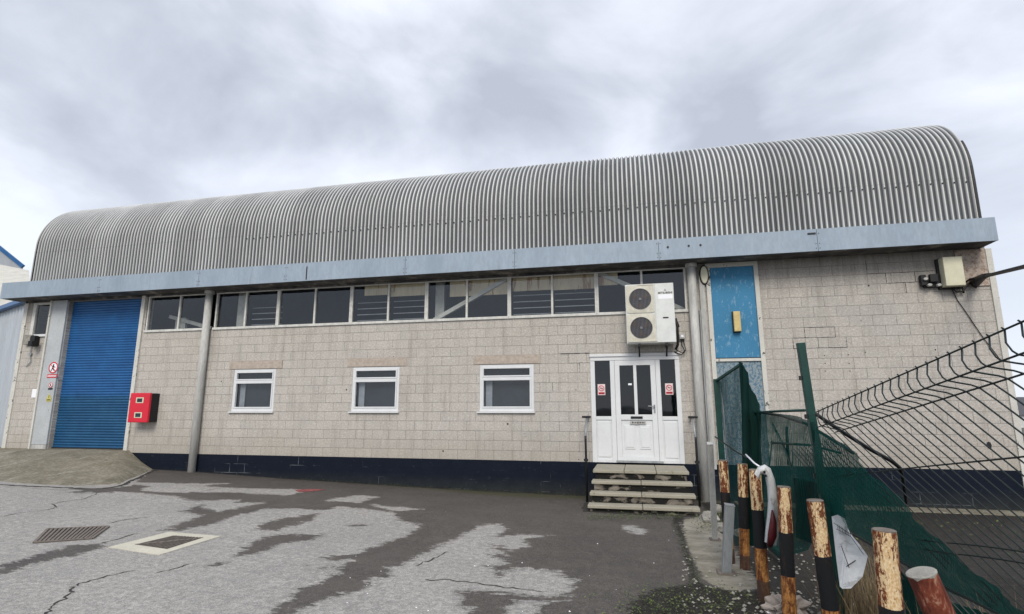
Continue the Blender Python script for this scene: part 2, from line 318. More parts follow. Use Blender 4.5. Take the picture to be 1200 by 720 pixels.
M['cloth'] = simple('dirty_beige_plastic', (.36, .31, .27), .7, 0, .25, 9, .5)
M['white_plastic'] = chip_mat('scuffed_white_plastic', (.58, .60, .61), (.22, .22, .22), .56, 6, .45, (1,1,1), (.3,.3,.3), .7)
M['leaf'] = simple('weed_leaf', (.045, .075, .018), .7, 0, .5, 20, .1)
M['leaf2'] = simple('weed_leaf_yellow', (.12, .15, .04), .7, 0, .5, 20, .1)
M['moss'] = simple('moss', (.045, .065, .025), .95, 0, .4, 30, .5)
M['straw'] = simple('dry_grass', (.20, .15, .085), .85, 0, .4, 9, .1)
M['far_brick'] = simple('far_brick', (.32, .16, .11), .9); M['far_roof'] = simple('far_slate', (.08, .08, .09), .8); M['far_white'] = simple('far_render', (.6, .6, .58), .9)

def ground_mat():
    k = NT('old_asphalt'); v = k.coord()
    dry = k.attr('dry'); soil = k.attr('soil'); pad = k.attr('pad'); grn = k.attr('green')
    na = k.noise(k.coord((.8,1.25,1)), 3.2, 7, .68, .4); nb = k.noise(v, 12, 6, .72); nc = k.noise(v, 90, 4, .75); nd = k.noise(v, .5, 4, .6); vo = k.n('ShaderNodeTexVoronoi', {'Vector': v, 'Scale': 85.0}).outputs[0]
    vo2 = k.n('ShaderNodeTexVoronoi', {'Vector': v, 'Scale': 120.0}).outputs['Color']; agg = k.n('ShaderNodeRGBToBW', {0: vo2}).outputs[0]
    d = k.math('ADD', dry, k.math('MULTIPLY', k.math('SUBTRACT', na, .5), .42))
    d = k.math('ADD', d, k.math('MULTIPLY', k.math('SUBTRACT', nb, .5), .30))
    d = k.math('ADD', d, k.math('MULTIPLY', k.math('SUBTRACT', k.noise(k.coord((.55,2.4,1)), 7, 7, .75), .5), .42))
    d = k.math('ADD', d, k.math('MULTIPLY', k.math('SUBTRACT', k.noise(k.coord((.5,2.4,1)), 2.2, 3, .6), .5), .22))
    d = k.math('ADD', d, k.math('MULTIPLY', k.math('SUBTRACT', nc, .5), .05))
    m = k.ramp(k.math('ADD', k.math('MULTIPLY', k.math('ADD', d, .02), 4.0), .5), (.34, 0), (.48, .7), (.70, 1)); n25 = k.noise(v, 30, 5, .8); n45 = k.noise(v, 55, 3, .8)
    light = k.ramp(nd, (.3, (.295, .28, .25)), (.55, (.37, .35, .312)), (.75, (.42, .395, .352))); g14 = k.noise(v, 13, 7, .8); light = k.mix(k.ramp(g14, (.38, .85), (.51, 0)), light, (.165, .157, .142)); light = k.mix(k.ramp(g14, (.51, 0), (.62, .75)), light, (.56, .53, .48)); light = k.mix(k.ramp(k.noise(v, 1.1, 6, .7, .5), (.5, 0), (.72, .6)), light, (.24, .23, .215)); light = k.mix(k.ramp(n25, (.38, .7), (.55, 0)), light, (.22, .215, .21)); light = k.mix(k.ramp(n45, (.52, 0), (.66, .6)), light, (.62, .60, .57))
    light = k.mix(k.ramp(nb, (.35, .35), (.6, 0)), light, (.25, .25, .25))
    light = k.mix(k.ramp(agg, (.25, .55), (.5, 0)), light, (.19, .19, .19))
    light = k.mix(k.ramp(agg, (.75, 0), (.95, .5)), light, (.58, .57, .55))
    dark = k.ramp(nd, (.3, (.046, .041, .037)), (.7, (.078, .069, .061))); dark = k.mix(k.ramp(g14, (.38, .6), (.52, 0)), dark, (.055, .05, .045)); dark = k.mix(k.ramp(g14, (.5, 0), (.66, .5)), dark, (.135, .12, .105)); dark = k.mix(k.ramp(n25, (.38, .7), (.55, 0)), dark, (.05, .046, .044)); dark = k.mix(k.ramp(n45, (.54, 0), (.68, .55)), dark, (.24, .215, .19))
    dark = k.mix(k.ramp(agg, (.7, 0), (.95, .6)), dark, (.19, .175, .16))
    dark = k.mix(k.ramp(nb, (.5, 0), (.75, .5)), dark, (.14, .125, .115))
    dark = k.mix(k.ramp(k.noise(k.coord((.6,1.6,1)), 1.3, 6, .7, .6), (.46, 0), (.68, .4)), dark, (.12, .107, .094)); dark = k.mix(k.ramp(k.noise(k.coord((1.6,.5,1), (0,0,-.5)), 2.2, 5, .7), (.5, 0), (.7, .5)), dark, (.05, .047, .043)); c = k.mix(k.math('MULTIPLY', m, .93), dark, light)
    g2 = k.ramp(k.math('ADD', grn, k.math('MULTIPLY', k.math('SUBTRACT', nb, .5), .5)), (.45, 0), (.75, .7))
    c = k.mix(g2, c, k.mix(nc, (.035, .037, .018), (.085, .085, .04)))
    pm = k.ramp(k.math('ADD', k.math('MULTIPLY', k.math('ADD', pad, k.math('MULTIPLY', k.math('SUBTRACT', nb, .5), .3)), 4.0), .5), (.45, 0), (.55, 1))
    pc = k.mix(k.ramp(na, (.42, .6), (.6, 0)), k.mix(nc, (.25, .225, .18), (.36, .33, .28)), (.11, .105, .07))
    c = k.mix(pm, c, pc)
    sm = k.ramp(k.math('ADD', k.math('MULTIPLY', k.math('ADD', soil, k.math('MULTIPLY', k.math('SUBTRACT', nb, .5), .5)), 4.0), .5), (.42, 0), (.58, 1))
    sc_ = k.ramp(nb, (.3, (.007, .006, .005)), (.58, (.022, .019, .015)), (.74, (.085, .075, .06)))
    c = k.mix(sm, c, k.mix(k.ramp(agg, (.88, 0), (.93, .5)), sc_, (.22, .2, .18)))
    ro = k.math('ADD', k.math('MULTIPLY', m, .22), .68)
    b = k.math('ADD', k.math('MULTIPLY', vo, .6), k.math('MULTIPLY', nb, k.math('ADD', k.math('MULTIPLY', sm, 4.0), .4)))
    k.bsdf(c, ro, 0, k.bump(b, .6, .008), .3); return k.m
M['ground'] = ground_mat()
M['earth'] = simple('far_ground', (.10, .10, .09), .95, 0, .3, .05)

def mesh_obj(name, verts, faces, mat, parent=None, smooth=False):
    me = bpy.data.meshes.new(name); me.from_pydata([tuple(v) for v in verts], [], faces); me.update()
    if mat: me.materials.append(M[mat] if isinstance(mat, str) else mat)
    if smooth: me.shade_smooth()
    o = bpy.data.objects.new(name, me); COL.objects.link(o)
    if parent: o.parent = parent
    return o
class MB:
    def __init__(s): s.v = []; s.f = []
    def add(s, vs, fs):
        n = len(s.v); s.v += [Vector(a) for a in vs]; s.f += [tuple(i+n for i in f) for f in fs]; return s
    def box(s, x0, x1, y0, y1, z0, z1):
        return s.add([(x, y, z) for x in (x0, x1) for y in (y0, y1) for z in (z0, z1)],
            [(0,1,3,2),(4,6,7,5),(0,4,5,1),(2,3,7,6),(0,2,6,4),(1,5,7,3)])
    def bar(s, a, b, w, h=None, up=(0,0,1)):
        a, b = Vector(a), Vector(b); h = h or w; d = (b-a).normalized(); x = d.cross(Vector(up))
        if x.length < 1e-3: x = d.cross(Vector((1,0,0)))
        x.normalize(); y = x.cross(d)
        c = [x*w/2*i+y*h/2*j for i, j in ((-1,-1),(1,-1),(1,1),(-1,1))]
        return s.add([a+q for q in c]+[b+q for q in c], [(3,2,1,0),(4,5,6,7),(0,1,5,4),(1,2,6,5),(2,3,7,6),(3,0,4,7)])
    def tube(s, pts, r, n=8, cap=True):
        pts = [Vector(p) for p in pts]; rs = r if isinstance(r, (list, tuple)) else [r]*len(pts)
        base = len(s.v); x = None
        for i, p in enumerate(pts):
            d = (pts[min(i+1, len(pts)-1)]-pts[max(i-1, 0)]).normalized()
            if x is None: x = d.orthogonal().normalized()
            else: x = (x-d*x.dot(d)).normalized()
            y = d.cross(x)
            s.v += [p+(x*math.cos(a)+y*math.sin(a))*rs[i] for a in [2*math.pi*k/n for k in range(n)]]
        for i in range(len(pts)-1):
            for k in range(n):
                a = base+i*n+k; b = base+i*n+(k+1) % n; s.f.append((a, b, b+n, a+n))
        if cap: s.f.append(tuple(base+k for k in range(n))[::-1]); s.f.append(tuple(base+(len(pts)-1)*n+k for k in range(n)))
        return s
    def disc(s, c, r, y0, y1, n=24, rz=None):      # cylinder along y
        c = Vector(c); rz = rz or r
        a = [(c.x+r*math.cos(t), y0, c.z+rz*math.sin(t)) for t in [2*math.pi*k/n for k in range(n)]]
        return s.add(a+[(p[0], y1, p[2]) for p in a], [tuple(range(n)), tuple(range(2*n-1, n-1, -1))]+[(k, n+k, n+(k+1) % n, (k+1) % n) for k in range(n)])
    def ring(s, c, r0, r1, y0, y1, n=28):
        c = Vector(c); vs = []
        for rr, yy in ((r0, y0), (r1, y0), (r1, y1), (r0, y1)):
            vs += [(c.x+rr*math.cos(2*math.pi*k/n), yy, c.z+rr*math.sin(2*math.pi*k/n)) for k in range(n)]
        return s.add(vs, [(j*n+k, j*n+(k+1) % n, ((j+1) % 4)*n+(k+1) % n, ((j+1) % 4)*n+k) for j in range(4) for k in range(n)])
    def build(s, name, mat, parent=None, bevel=0, smooth=False):
        o = mesh_obj(name, s.v, s.f, mat, parent, smooth)
        if len(s.f) > 1:
            bm = bmesh.new(); bm.from_mesh(o.data); bmesh.ops.recalc_face_normals(bm, faces=bm.faces); bm.to_mesh(o.data); bm.free()
        if bevel:
            b = o.modifiers.new('bevel', 'BEVEL'); b.width = bevel; b.segments = 2; b.limit_method = 'ANGLE'
        return o
def tag(o, label=None, cat=None, group=None, kind=None):
    if label: o['label'] = label
    if cat: o['category'] = cat
    if group: o['group'] = group
    if kind: o['kind'] = kind
    return o
def thing(name, label, cat, loc=(0,0,0), group=None):
    o = bpy.data.objects.new(name, None); COL.objects.link(o); o.location = loc; o.empty_display_size = .2
    return tag(o, label, cat, group)
def place(root, o):      # parts built in world coordinates below a moved Empty
    o.matrix_parent_inverse = Matrix.Translation(-root.location); return o

# ---------------------------------------------------------------- ground
def sdf(poly, X, Y):
    P = np.array(poly); d = np.full(X.shape, 1e9); ins = np.zeros(X.shape, bool)
    for i in range(len(P)):
        a, b = P[i-1], P[i]; e_ = b-a; L = (e_@e_)+1e-12
        t = np.clip(((X-a[0])*e_[0]+(Y-a[1])*e_[1])/L, 0, 1)
        d = np.minimum(d, np.hypot(X-a[0]-t*e_[0], Y-a[1]-t*e_[1]))
        c = ((a[1] > Y) != (b[1] > Y)) & (X < (b[0]-a[0])*(Y-a[1])/(b[1]-a[1]+1e-12)+a[0]); ins ^= c
    return np.where(ins, d, -d)
def gp(lst): return [tuple(gpt(u, v)[:2]) for u, v in lst]
xs = np.concatenate([np.linspace(-24, -10, 170), np.linspace(-9.93, 6, 300)[0:], np.linspace(6.3, 14, 20)]); ys = np.concatenate([np.linspace(-18, -12, 24), np.linspace(-11.95, .3, 240)])
X, Y = np.meshgrid(xs, ys)
Z = np.interp(X, GX, GZ)+.015*np.clip(-Y, 0, 13)
DARK = [(184,546),(150,570),(110,573),(75,571),(110,578),(150,577),(200,582),(237,590),(212,599),(237,604),(182,623),(215,622),(250,614),(270,607),(310,597),(347,596),(380,599),(400,594),(430,597),(460,601),(465,610),(492,616),(475,627),(420,647),(372,652),(390,657),(415,655),(402,665),(360,663),(390,671),(350,692),(300,726),(340,735),
 (352,716),(380,705),(430,690),(440,684),(432,681),(465,676),(455,666),(475,660),(500,648),(527,636),(540,631),(552,622),(572,615),(587,614),(589,622),(576,631),(610,627),(647,627),(610,632),(617,641),(600,644),(580,636),(569,637),(580,644),(597,650),(575,651),(590,660),(570,665),(585,677),(600,668),(615,667),(655,672),(670,680),(665,690),(650,700),(600,695),(560,692),(525,691),(537,700),(532,710),(547,717),(550,735),(598,735),(600,717),(605,705),(665,705),(630,710),(634,722),(640,740),(900,740),(1150,760),(1180,600),(860,575),(695,560),(430,550),(250,538)]
ISL = [[(150,566),(265,567),(225,570),(300,573),(362,574),(335,581),(270,577),(205,577),(165,575),(175,570)],
 [(240,587),(277,586),(272,590),(309,589),(255,600),(242,596)],[(380,587),(415,581),(442,582),(420,589)],[(435,592),(497,597),(465,599)],[(729,617),(740,616),(756,624),(748,626)]]
HOL = [[(0,663),(80,640),(120,637),(125,640),(78,653),(0,673)],[(295,617),(327,609),(375,601),(365,609),(327,621),(305,621)],
 [(270,654),(295,637),(317,627),(380,626),(360,635),(337,636),(300,649)],[(240,664),(269,659),(245,665)],[(412,616),(430,614),(440,617)],[(80,577),(110,574),(100,579)]]
wet = sdf(gp(DARK), X, Y)
for p in ISL: wet = np.minimum(wet, -sdf(gp(p), X, Y))
for p in HOL: wet = np.maximum(wet, sdf(gp(p), X, Y)+.02)
dry = -np.clip(wet, -1, 1)
dry = np.where(X > 4, -1, dry)
padp = sdf(gp([(790,612),(836,602),(870,600),(880,625),(905,640),(902,690),(852,694),(826,680),(812,655),(800,628)]), X, Y)
soilp = np.maximum(sdf(gp([(722,740),(745,702),(770,690),(806,686),(818,680),(830,688),(860,694),(905,690),(920,640),(1010,600),(1300,610),(1400,900),(722,900)]), X, Y), sdf([(1.2,-.35),(14,-.35),(14,-18),(1.2,-18)], X, Y))
soilp = np.maximum(soilp, sdf(gp([(786,608),(800,602),(806,640),(822,690),(812,692),(797,640)]), X, Y)-.03)
green = np.clip(1-np.abs(Y)/.9, 0, 1)*.8*np.clip((X+13)/8, .55, 1) + np.clip(1-np.hypot((X+2.5)/2.6, (Y+.6)/1.1), 0, 1)*.45 + np.clip(1-np.hypot((X+.2)/2.2, (Y+1.9)/.8), 0, 1)*.3
green = np.maximum(green, np.clip(sdf(gp([(700,740),(735,700),(770,684),(860,680),(870,740)]), X, Y)+.35, 0, 1)*.9)
nx, ny = len(xs), len(ys)
V = np.stack([X, Y, Z], -1).reshape(-1, 3)
idx = np.arange(nx*ny).reshape(ny, nx)
Fc = np.stack([idx[:-1,:-1], idx[:-1,1:], idx[1:,1:], idx[1:,:-1]], -1).reshape(-1, 4)
g = mesh_obj('yard_ground', V.tolist(), Fc.tolist(), 'ground'); tag(g, kind='structure'); g.data.shade_smooth()
for nm, arr in (('dry', dry), ('pad', padp), ('soil', soilp), ('green', green)):
    a = g.data.attributes.new(nm, 'FLOAT', 'POINT'); a.data.foreach_set('value', np.clip(arr, -1, 1).astype(np.float32).ravel())
tag(MB().add([(-3000,-3000,-.98),(3000,-3000,-.98),(3000,3000,-.98),(-3000,3000,-.98)], [(0,1,2,3)]).build('ground', 'earth'), kind='structure')
# skirt round the yard sheet so that it reads as a raised surface
# cracks
crk = MB()
CR = [[(0,606),(22,602),(45,599),(60,597),(68,594),(61,591),(75,588),(95,586),(108,581),(116,577)],[(48,724),(58,715),(67,709),(76,702),(85,694),(86,688),(98,683),(120,677),(140,672),(158,669)],
 [(495,680),(520,680),(547,682),(575,687),(598,689),(618,692),(640,694)],[(485,664),(500,658),(515,652),(527,646)],[(125,614),(150,609),(178,606)],[(120,637),(140,632),(163,625)],[(0,571),(22,571),(45,573),(75,575),(100,572)],[(240,575),(262,572)],[(800,640),(812,662),(822,690)],[(184,672),(200,668),(225,661)]]
for c in CR:
    pts = []
    for i in range(len(c)-1):
        a, b = c[i], c[i+1]
        for t in (0, .25, .5, .75): pts.append((a[0]+(b[0]-a[0])*t, a[1]+(b[1]-a[1])*t))
    pts.append(c[-1]); W = [gpt(*p) for p in pts]; W = [p+Vector((random.uniform(-.025,.025), random.uniform(-.03,.03), .003)) for p in W]
    vs = []
    for i, p in enumerate(W):
        d = (W[min(i+1,len(W)-1)]-W[max(i-1,0)]).normalized(); nrm = Vector((-d.y, d.x, 0)); ww = random.uniform(.003,.013)*(0.3 if i in (0, len(W)-1) else 1)
        vs += [p+nrm*ww, p-nrm*ww]
    for q in vs: q.z = gz(q.x, q.y)+.004
    crk.add(vs, [(2*i, 2*i+1, 2*i+3, 2*i+2) for i in range(len(W)-1)])
def dirt_line(W, w0, w1):
    pts = []
    for i in range(len(W)-1):
        n = max(2, int((W[i+1]-W[i]).length/.09))
        for q in range(n): pts.append(W[i].lerp(W[i+1], q/n)+Vector((random.uniform(-.02,.02), random.uniform(-.02,.02), 0)))
    pts.append(W[-1]); vs = []
    for i, p in enumerate(pts):
        d = (pts[min(i+1,len(pts)-1)]-pts[max(i-1,0)]).normalized(); nrm = Vector((-d.y, d.x, 0)); a_, b_ = random.uniform(w0, w1), random.uniform(w0, w1)
        vs += [p+nrm*a_, p-nrm*b_]
    for q in vs: q.z = gz(q.x, q.y)+.0045
    crk.add(vs, [(2*i, 2*i+1, 2*i+3, 2*i+2) for i in range(len(pts)-1)])
dirt_line([gpt(*q) for q in ((184,550),(165,559),(140,570),(120,573),(95,573),(60,571),(30,570),(0,568))], .02, .07)
dirt_line([Vector((x, -.03, 0)) for x in (-13.2,-10,-6,-3,-1.2)], .02, .06)
dirt_line([Vector(q) for q in ((-1.1,-.1,0),(-1.08,-1.2,0),(-1.06,-2.05,0),(0,-2.1,0),(1.05,-2.07,0))], .03, .10)
rp_ = [gpt(*q) for q in ((345,574.5),(362,573.5),(382,574),(368,576),(350,577))]
for q in rp_: q.z = gz(q.x, q.y)+.005
M['red_mark'] = simple('faded_red_mark', (.26, .07, .07), .9, 0, .4, 9)
tag(mesh_obj('paint_mark', rp_, [(0,1,2,3,4)], 'red_mark'), 'faded red paint smear on the tarmac below the blockwork wall', 'paint mark')
M['crack'] = simple('crack_dirt', (.035, .032, .028), .95)
tag(crk.build('pavement_crack', 'crack'), kind='structure')

# ---------------------------------------------------------------- ramp in front of the shutter
RZ = .07
top = [(-19.6, -.0), (-13.85, 0)]
rp = [Vector(p) for p in [(-21,.25,RZ),(-13.86,.25,RZ),(-13.86,-.25,RZ-.02),(-15.5,-.8,RZ-.02),(-21,-.7,RZ-.03)]]
cR = gpt(184,549); cF = gpt(140,569); cG = gpt(95,572); cH = gpt(30,569); cI = gpt(0,567); cJ = Vector((-21,-3.3,0))
fr = [Vector((p.x, p.y, gz(p.x, p.y)-.03)) for p in (Vector((cR.x, .2, 0)), cR, cF, cG, cH, cI, cJ)]
rm = MB().add(rp+fr, [(0,4,3,2,1),(1,2,6,5),(2,7,6),(2,3,8,7),(3,9,8),(3,4,10,9),(4,11,10)])
ro = rm.build('ramp', 'ramp'); tag(ro, kind='structure')
bm = bmesh.new(); bm.from_mesh(ro.data); bmesh.ops.subdivide_edges(bm, edges=bm.edges, cuts=3, use_grid_fill=True)
for v in bm.verts: v.co.z += random.uniform(-.01, .01)
bm.to_mesh(ro.data); bm.free(); ro.data.shade_smooth()

# ---------------------------------------------------------------- the warehouse
B = thing('warehouse', 'long beige blockwork warehouse with grey barrel vaulted corrugated roof and blue shutter', 'warehouse', (0,0,0))
XL, XR, ZT = -18.42, 7.19, 5.0
OP = [(-16.73,-14.03,-1.0,4.42),(-18.12,-17.32,3.375,4.42),(-13.85,1.2,3.375,4.45),(-10.70,-9.41,1.125,2.25),(-7.15,-5.85,1.125,2.25),(-3.74,-2.40,1.125,2.25),(-1.05,.95,0,2.41),(1.73,2.67,0.0,4.42)]
xb = sorted({XL, XR}|{o[0] for o in OP}|{o[1] for o in OP}); zb = sorted({0, ZT, -1.0}|{o[2] for o in OP}|{o[3] for o in OP})
wl, pl = MB(), MB()
for i in range(len(xb)-1):
    for j in range(len(zb)-1):
        cx, cz = (xb[i]+xb[i+1])/2, (zb[j]+zb[j+1])/2
        if any(o[0] < cx < o[1] and o[2] < cz < o[3] for o in OP): continue
        tgt = pl if (cz < 0 and cx > -14) else wl
        tgt.add([(xb[i],0,zb[j]),(xb[i+1],0,zb[j]),(xb[i+1],0,zb[j+1]),(xb[i],0,zb[j+1])], [(0,1,2,3)])
for (a, b, c, d) in OP:
    q = .22
    wl.add([(a,0,c),(a,q,c),(a,q,d),(a,0,d)], [(0,1,2,3)]); wl.add([(b,0,c),(b,q,c),(b,q,d),(b,0,d)], [(3,2,1,0)])
    wl.add([(a,0,c),(b,0,c),(b,q,c),(a,q,c)], [(0,1,2,3)]); wl.add([(a,0,d),(b,0,d),(b,q,d),(a,q,d)], [(3,2,1,0)])
# side walls and back
D_ = 10.3
wl.add([(XL,0,-1),(XL,D_,-1),(XL,D_,ZT),(XL,0,ZT)], [(0,1,2,3)]); wl.add([(XR,0,-1),(XR,D_,-1),(XR,D_,ZT),(XR,0,ZT)], [(3,2,1,0)])
wl.add([(XL,D_,-1),(XR,D_,-1),(XR,D_,ZT),(XL,D_,ZT)], [(0,1,2,3)])
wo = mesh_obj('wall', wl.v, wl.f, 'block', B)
po = mesh_obj('plinth', pl.v, pl.f, 'plinth', B)
# interior lining
il = MB()
il.add([(XL+.05,3.2,-1),(XR-.05,3.2,-1),(XR-.05,3.2,6),(XL+.05,3.2,6)], [(0,1,2,3)])
il.add([(XL+.05,.25,-.2),(XR-.05,.25,-.2),(XR-.05,3.2,-.2),(XL+.05,3.2,-.2)], [(0,1,2,3)])
il.add([(XL+.05,.25,6),(XR-.05,.25,6),(XR-.05,3.2,6),(XL+.05,3.2,6)], [(0,1,2,3)])
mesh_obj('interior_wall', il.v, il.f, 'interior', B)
# cream stained lining behind the upper lights
cl = MB(); 
for a_, b_, z_ in ((-7.0,-6.3,4.16),(-6.3,-5.2,4.10),(-4.6,-3.05,4.02),(-2.95,-1.95,4.08),(-1.95,-.9,4.06),(-.82,-.35,4.12)): cl.box(a_, b_, .14, .17, z_, 4.419)
cl.build('ceiling_lining', 'cream_lining', B)
for a, b in [((-5.0,.12,3.42),(-3.05,.12,4.42)),((-1.85,.36,4.62),(-1.35,.36,4.1)),((-.8,.12,4.42),(.15,.12,3.95)),((.1,.36,4.0),(1.2,.36,3.45)),((-13.5,.5,3.9),(-12.0,.5,3.5))]:
    MB().bar(a, b, .1, .1).build('brace', 'beam', B)
for x in (-4.95, -10.95, -17.75): MB().box(x-.12, x+.12, .35, .45, 3.3, 4.6).build('interior_post', 'beam', B)
for x0, x1 in ((-10.5,-9.55),(-7.25,-6.3),(-6.2,-5.25),(-2.95,-2.0),(-1.9,-.92)):
    s = MB()
    for z in (3.5, 3.66, 3.82, 3.98): s.box(x0, x1, .26, .275, z, z+.018)
    s.build('blind', 'blind', B)
MB().box(-13.3,-12.95,.5,.6,3.4,3.85).build('crate_inside', 'beam', B)
# corrugated vault
prof = [(-.1, 4.9), (-.1, 5.2), (-.1, 5.6), (-.1, 6.0), (-.095, 6.15)]
cy, cz, rr = 1.88, 6.2, 1.975
for k in range(1, 21):
    t = math.radians(180-k*3.6); prof.append((cy+rr*math.cos(t), cz+(rr-.33)*math.sin(t) if False else cz+rr*.915*math.sin(t)))
ypk, zpk = prof[-1]
prof += [(ypk+(5.1-ypk)*k/6, zpk+.5*math.sin(math.pi/2*k/6)) for k in range(1, 7)]
half = list(prof); prof = half+[(10.2-y, z) for y, z in half[:-1]][::-1]
pr = np.array(prof); tg = np.gradient(pr, axis=0); nm = np.stack([-tg[:,1], tg[:,0]], -1); nm /= np.linalg.norm(nm, axis=1)[:,None]
X0, X1, PITCHX = -18.3, 7.15, .11
ns = int((X1-X0)/PITCHX*8); xx = np.linspace(X0, X1, ns+1); ph = 2*math.pi*(xx-X0)/PITCHX
wv = .5+.5*np.cos(ph); amp = .062
jit = np.interp(xx, np.linspace(X0, X1, 60), rng.normal(0, .004, 60))
off = amp*(wv**.8)-amp+jit
vv = np.zeros((len(pr), ns+1, 3)); vv[..., 0] = xx; vv[..., 1] = pr[:,0][:,None]+nm[:,0][:,None]*off; vv[..., 2] = pr[:,1][:,None]+nm[:,1][:,None]*off
id2 = np.arange(len(pr)*(ns+1)).reshape(len(pr), ns+1)
ff = np.stack([id2[:-1,:-1], id2[:-1,1:], id2[1:,1:], id2[1:,:-1]], -1).reshape(-1, 4)
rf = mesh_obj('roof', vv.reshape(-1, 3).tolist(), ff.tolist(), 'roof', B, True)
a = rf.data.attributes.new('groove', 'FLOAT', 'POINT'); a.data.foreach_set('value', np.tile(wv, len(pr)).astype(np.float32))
for xe in (X0+.05, X1-.05):
    mesh_obj('gable_end', [(xe, y, z-.1) for y, z in prof], [tuple(range(len(prof)))], 'soffit', rf)
ft = MB()
for k in range(120):
    x = X0+PITCHX*(int(70+k*2)); 
    if x > X1: break
    ft.disc((x, 0, 5.93+random.uniform(-.01,.01)), .017, -.115, -.095, 6)
tag(ft.build('roof_fixing', 'black', rf), kind='stuff')
# verge trim at the right end
vt = MB(); vt.tube([(X1+.0, y+.02, z-.03) for y, z in half[:12]], .035, 6); vt.build('verge_trim', 'dark', rf)
# fascia box
fz0, fz1, fy = 4.47, 4.955, -.6
fx = [-18.6, -16.2, -13.25]+[-13.25+2.42*k for k in range(1, 8)]+[6.0, 7.12]
fx = [-18.65,-14.97,-11.61,-8.9,-5.53,-2.73,.6,3.86,7.12]
fs = MB()
for i in range(len(fx)-1):
    g_ = .004; dy = random.uniform(-.003,.003)
    fs.box(fx[i]+g_, fx[i+1]-g_, fy+dy, fy+.03+dy, fz0, fz1)
fs.box(fx[0]+.01, fx[0]+.03, fy+.03, -.005, fz0, fz1); fs.box(fx[-1]-.03, fx[-1]-.01, fy+.03, -.005, fz0+.002, fz1)
fs.box(fx[0]+.03, fx[-1]-.03, fy+.035, -.13, fz1-.06, fz1-.04)
fo = fs.build('fascia', 'fascia', B)
sf = MB(); sf.box(fx[0]+.035, fx[-1]-.035, fy+.04, -.004, fz0+.01, fz0+.03); sf.box(XL, 1.2, -.03, -.004, 4.42, 4.475); sf.build('soffit', 'soffit', B)
bl = MB()
for x in fx[1:-1]:
    for z in (fz0+.06, fz0+.16, fz1-.1):
        for dx in (-.035, .035): bl.disc((x+dx, 0, z), .009, fy-.008, fy+.002, 6)
    
bl.box(3.68, 3.84, fy-.012, fy, 4.84, 4.875)
for x in (.8, 1.25, 1.5): bl.disc((x, 0, 4.76), .025, fy-.01, fy+.002, 7)
bl.box(-8.3,-8.27, fy-.008, fy, 4.5, 4.85)
tag(bl.build('fascia_bolt', 'dark', fo), kind='stuff')
# columns
for x in (-11.64, 1.32):
    c = MB().tube([(x, -.12, -.9), (x, -.12, 4.47)], .097, 20).build('column', 'column', B, smooth=True)
    MB().tube([(x, -.12, 4.38), (x, -.12, 4.465)], .13, 16).build('collar', 'column', c)
MB().box(1.48, 1.60, -.05, -.003, -.1, 4.2).build('trunking', 'column', B, bevel=.01)
MB().box(1.445, 1.472, -.08, -.003, -.4, 3.4).build('conduit', 'steel', B)
# corner strips and jamb column
MB().box(XR-.01, XR+.10, -.03, .2, -.9, 4.46).build('corner_strip', 'chipped_white', B)
MB().box(XL-.02, XL+.12, -.03, .2, -.3, 4.46).build('corner_strip', 'chipped_white', B)
MB().box(-17.30, -16.745, -.06, .2, .18, 4.45).build('shutter_jamb', 'jamb', B, bevel=.01)
MB().box(-17.30, -16.745, -.063, .2, -.2, .176).build('jamb_base', 'column', B)
MB().box(-17.36, -17.303, -.09, .0, -.2, 4.45).build('shutter_edging', 'chipped_white', B)
MB().box(-14.02, -13.90, -.05, .2, -.2, 4.45).build('shutter_edging', 'chipped_white', B)
# shutter
sh = MB(); nsl = 57; z = .08; hs = (4.42-.08)/nsl
pv = []
for i in range(nsl):
    for t, dd in ((0, 0), (.12, -.006), (.35, -.018), (.6, -.02), (.85, -.008), (.97, .003)): pv.append((z+(i+t)*hs, dd))
vs = [(x, .14+d_, z_) for z_, d_ in pv for x in (-16.74, -14.02)]
sh.add(vs, [(2*i, 2*i+1, 2*i+3, 2*i+2) for i in range(len(pv)-1)])
so_ = mesh_obj('roller_shutter', sh.v, sh.f, 'shutter', B)
MB().box(-16.73, -14.03, .09, .17, .02, .10).build('bottom_bar', 'dark', so_)
# windows (white frames)
def window(x0, x1, z0, z1, lab):
    f = MB(); t = .065
    f.box(x0, x1, .01, .09, z1-t, z1); f.box(x0, x1, .01, .09, z0, z0+t+.02)
    f.box(x0, x0+t, .01, .09, z0+t+.02, z1-t); f.box(x1-t, x1, .01, .09, z0+t+.02, z1-t)
    zt = z1-.30; f.box(x0+t, x1-t, .005, .09, zt-.05, zt)
    # opening top sash and lower sash beads
    for a, b, c, d in ((x0+t, x1-t, zt, z1-t), (x0+t, x1-t, z0+t+.02, zt-.05)):
        s_ = .035; f.box(a, b, -.005, .06, d-s_, d-.001); f.box(a, b, -.005, .06, c+.001, c+s_); f.box(a+.001, a+s_, -.005, .06, c+s_, d-s_); f.box(b-s_, b-.001, -.005, .06, c+s_, d-s_)
    o = f.build('window', 'upvc', B, bevel=.004); o['label'] = lab
    for c, d in ((zt, z1-t), (z0+t, zt-.05)):
        MB().add([(x0+t, .05, c), (x1-t, .05, c), (x1-t, .05, d), (x0+t, .05, d)], [(0,1,2,3)]).build('pane', 'glass', o)
    MB().box(x0-.05, x1+.03, -.06, .02, z0-.035, z0-.003).build('sill', 'upvc', o, bevel=.006)
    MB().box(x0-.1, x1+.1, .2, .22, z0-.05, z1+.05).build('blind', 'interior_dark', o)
    MB().box(x0+.12, x0+.28, .15, .17, z0+.1, zt-.06).build('curtain', 'blind', o)
    MB().box(x0-.16, x1+.18, -.012, -.002, z1+.012, z1+.225).build('lintel', 'lintel', B)
M['interior_dark'] = simple('dark_room', (.025, .035, .048), .8, 0, .3, 2)
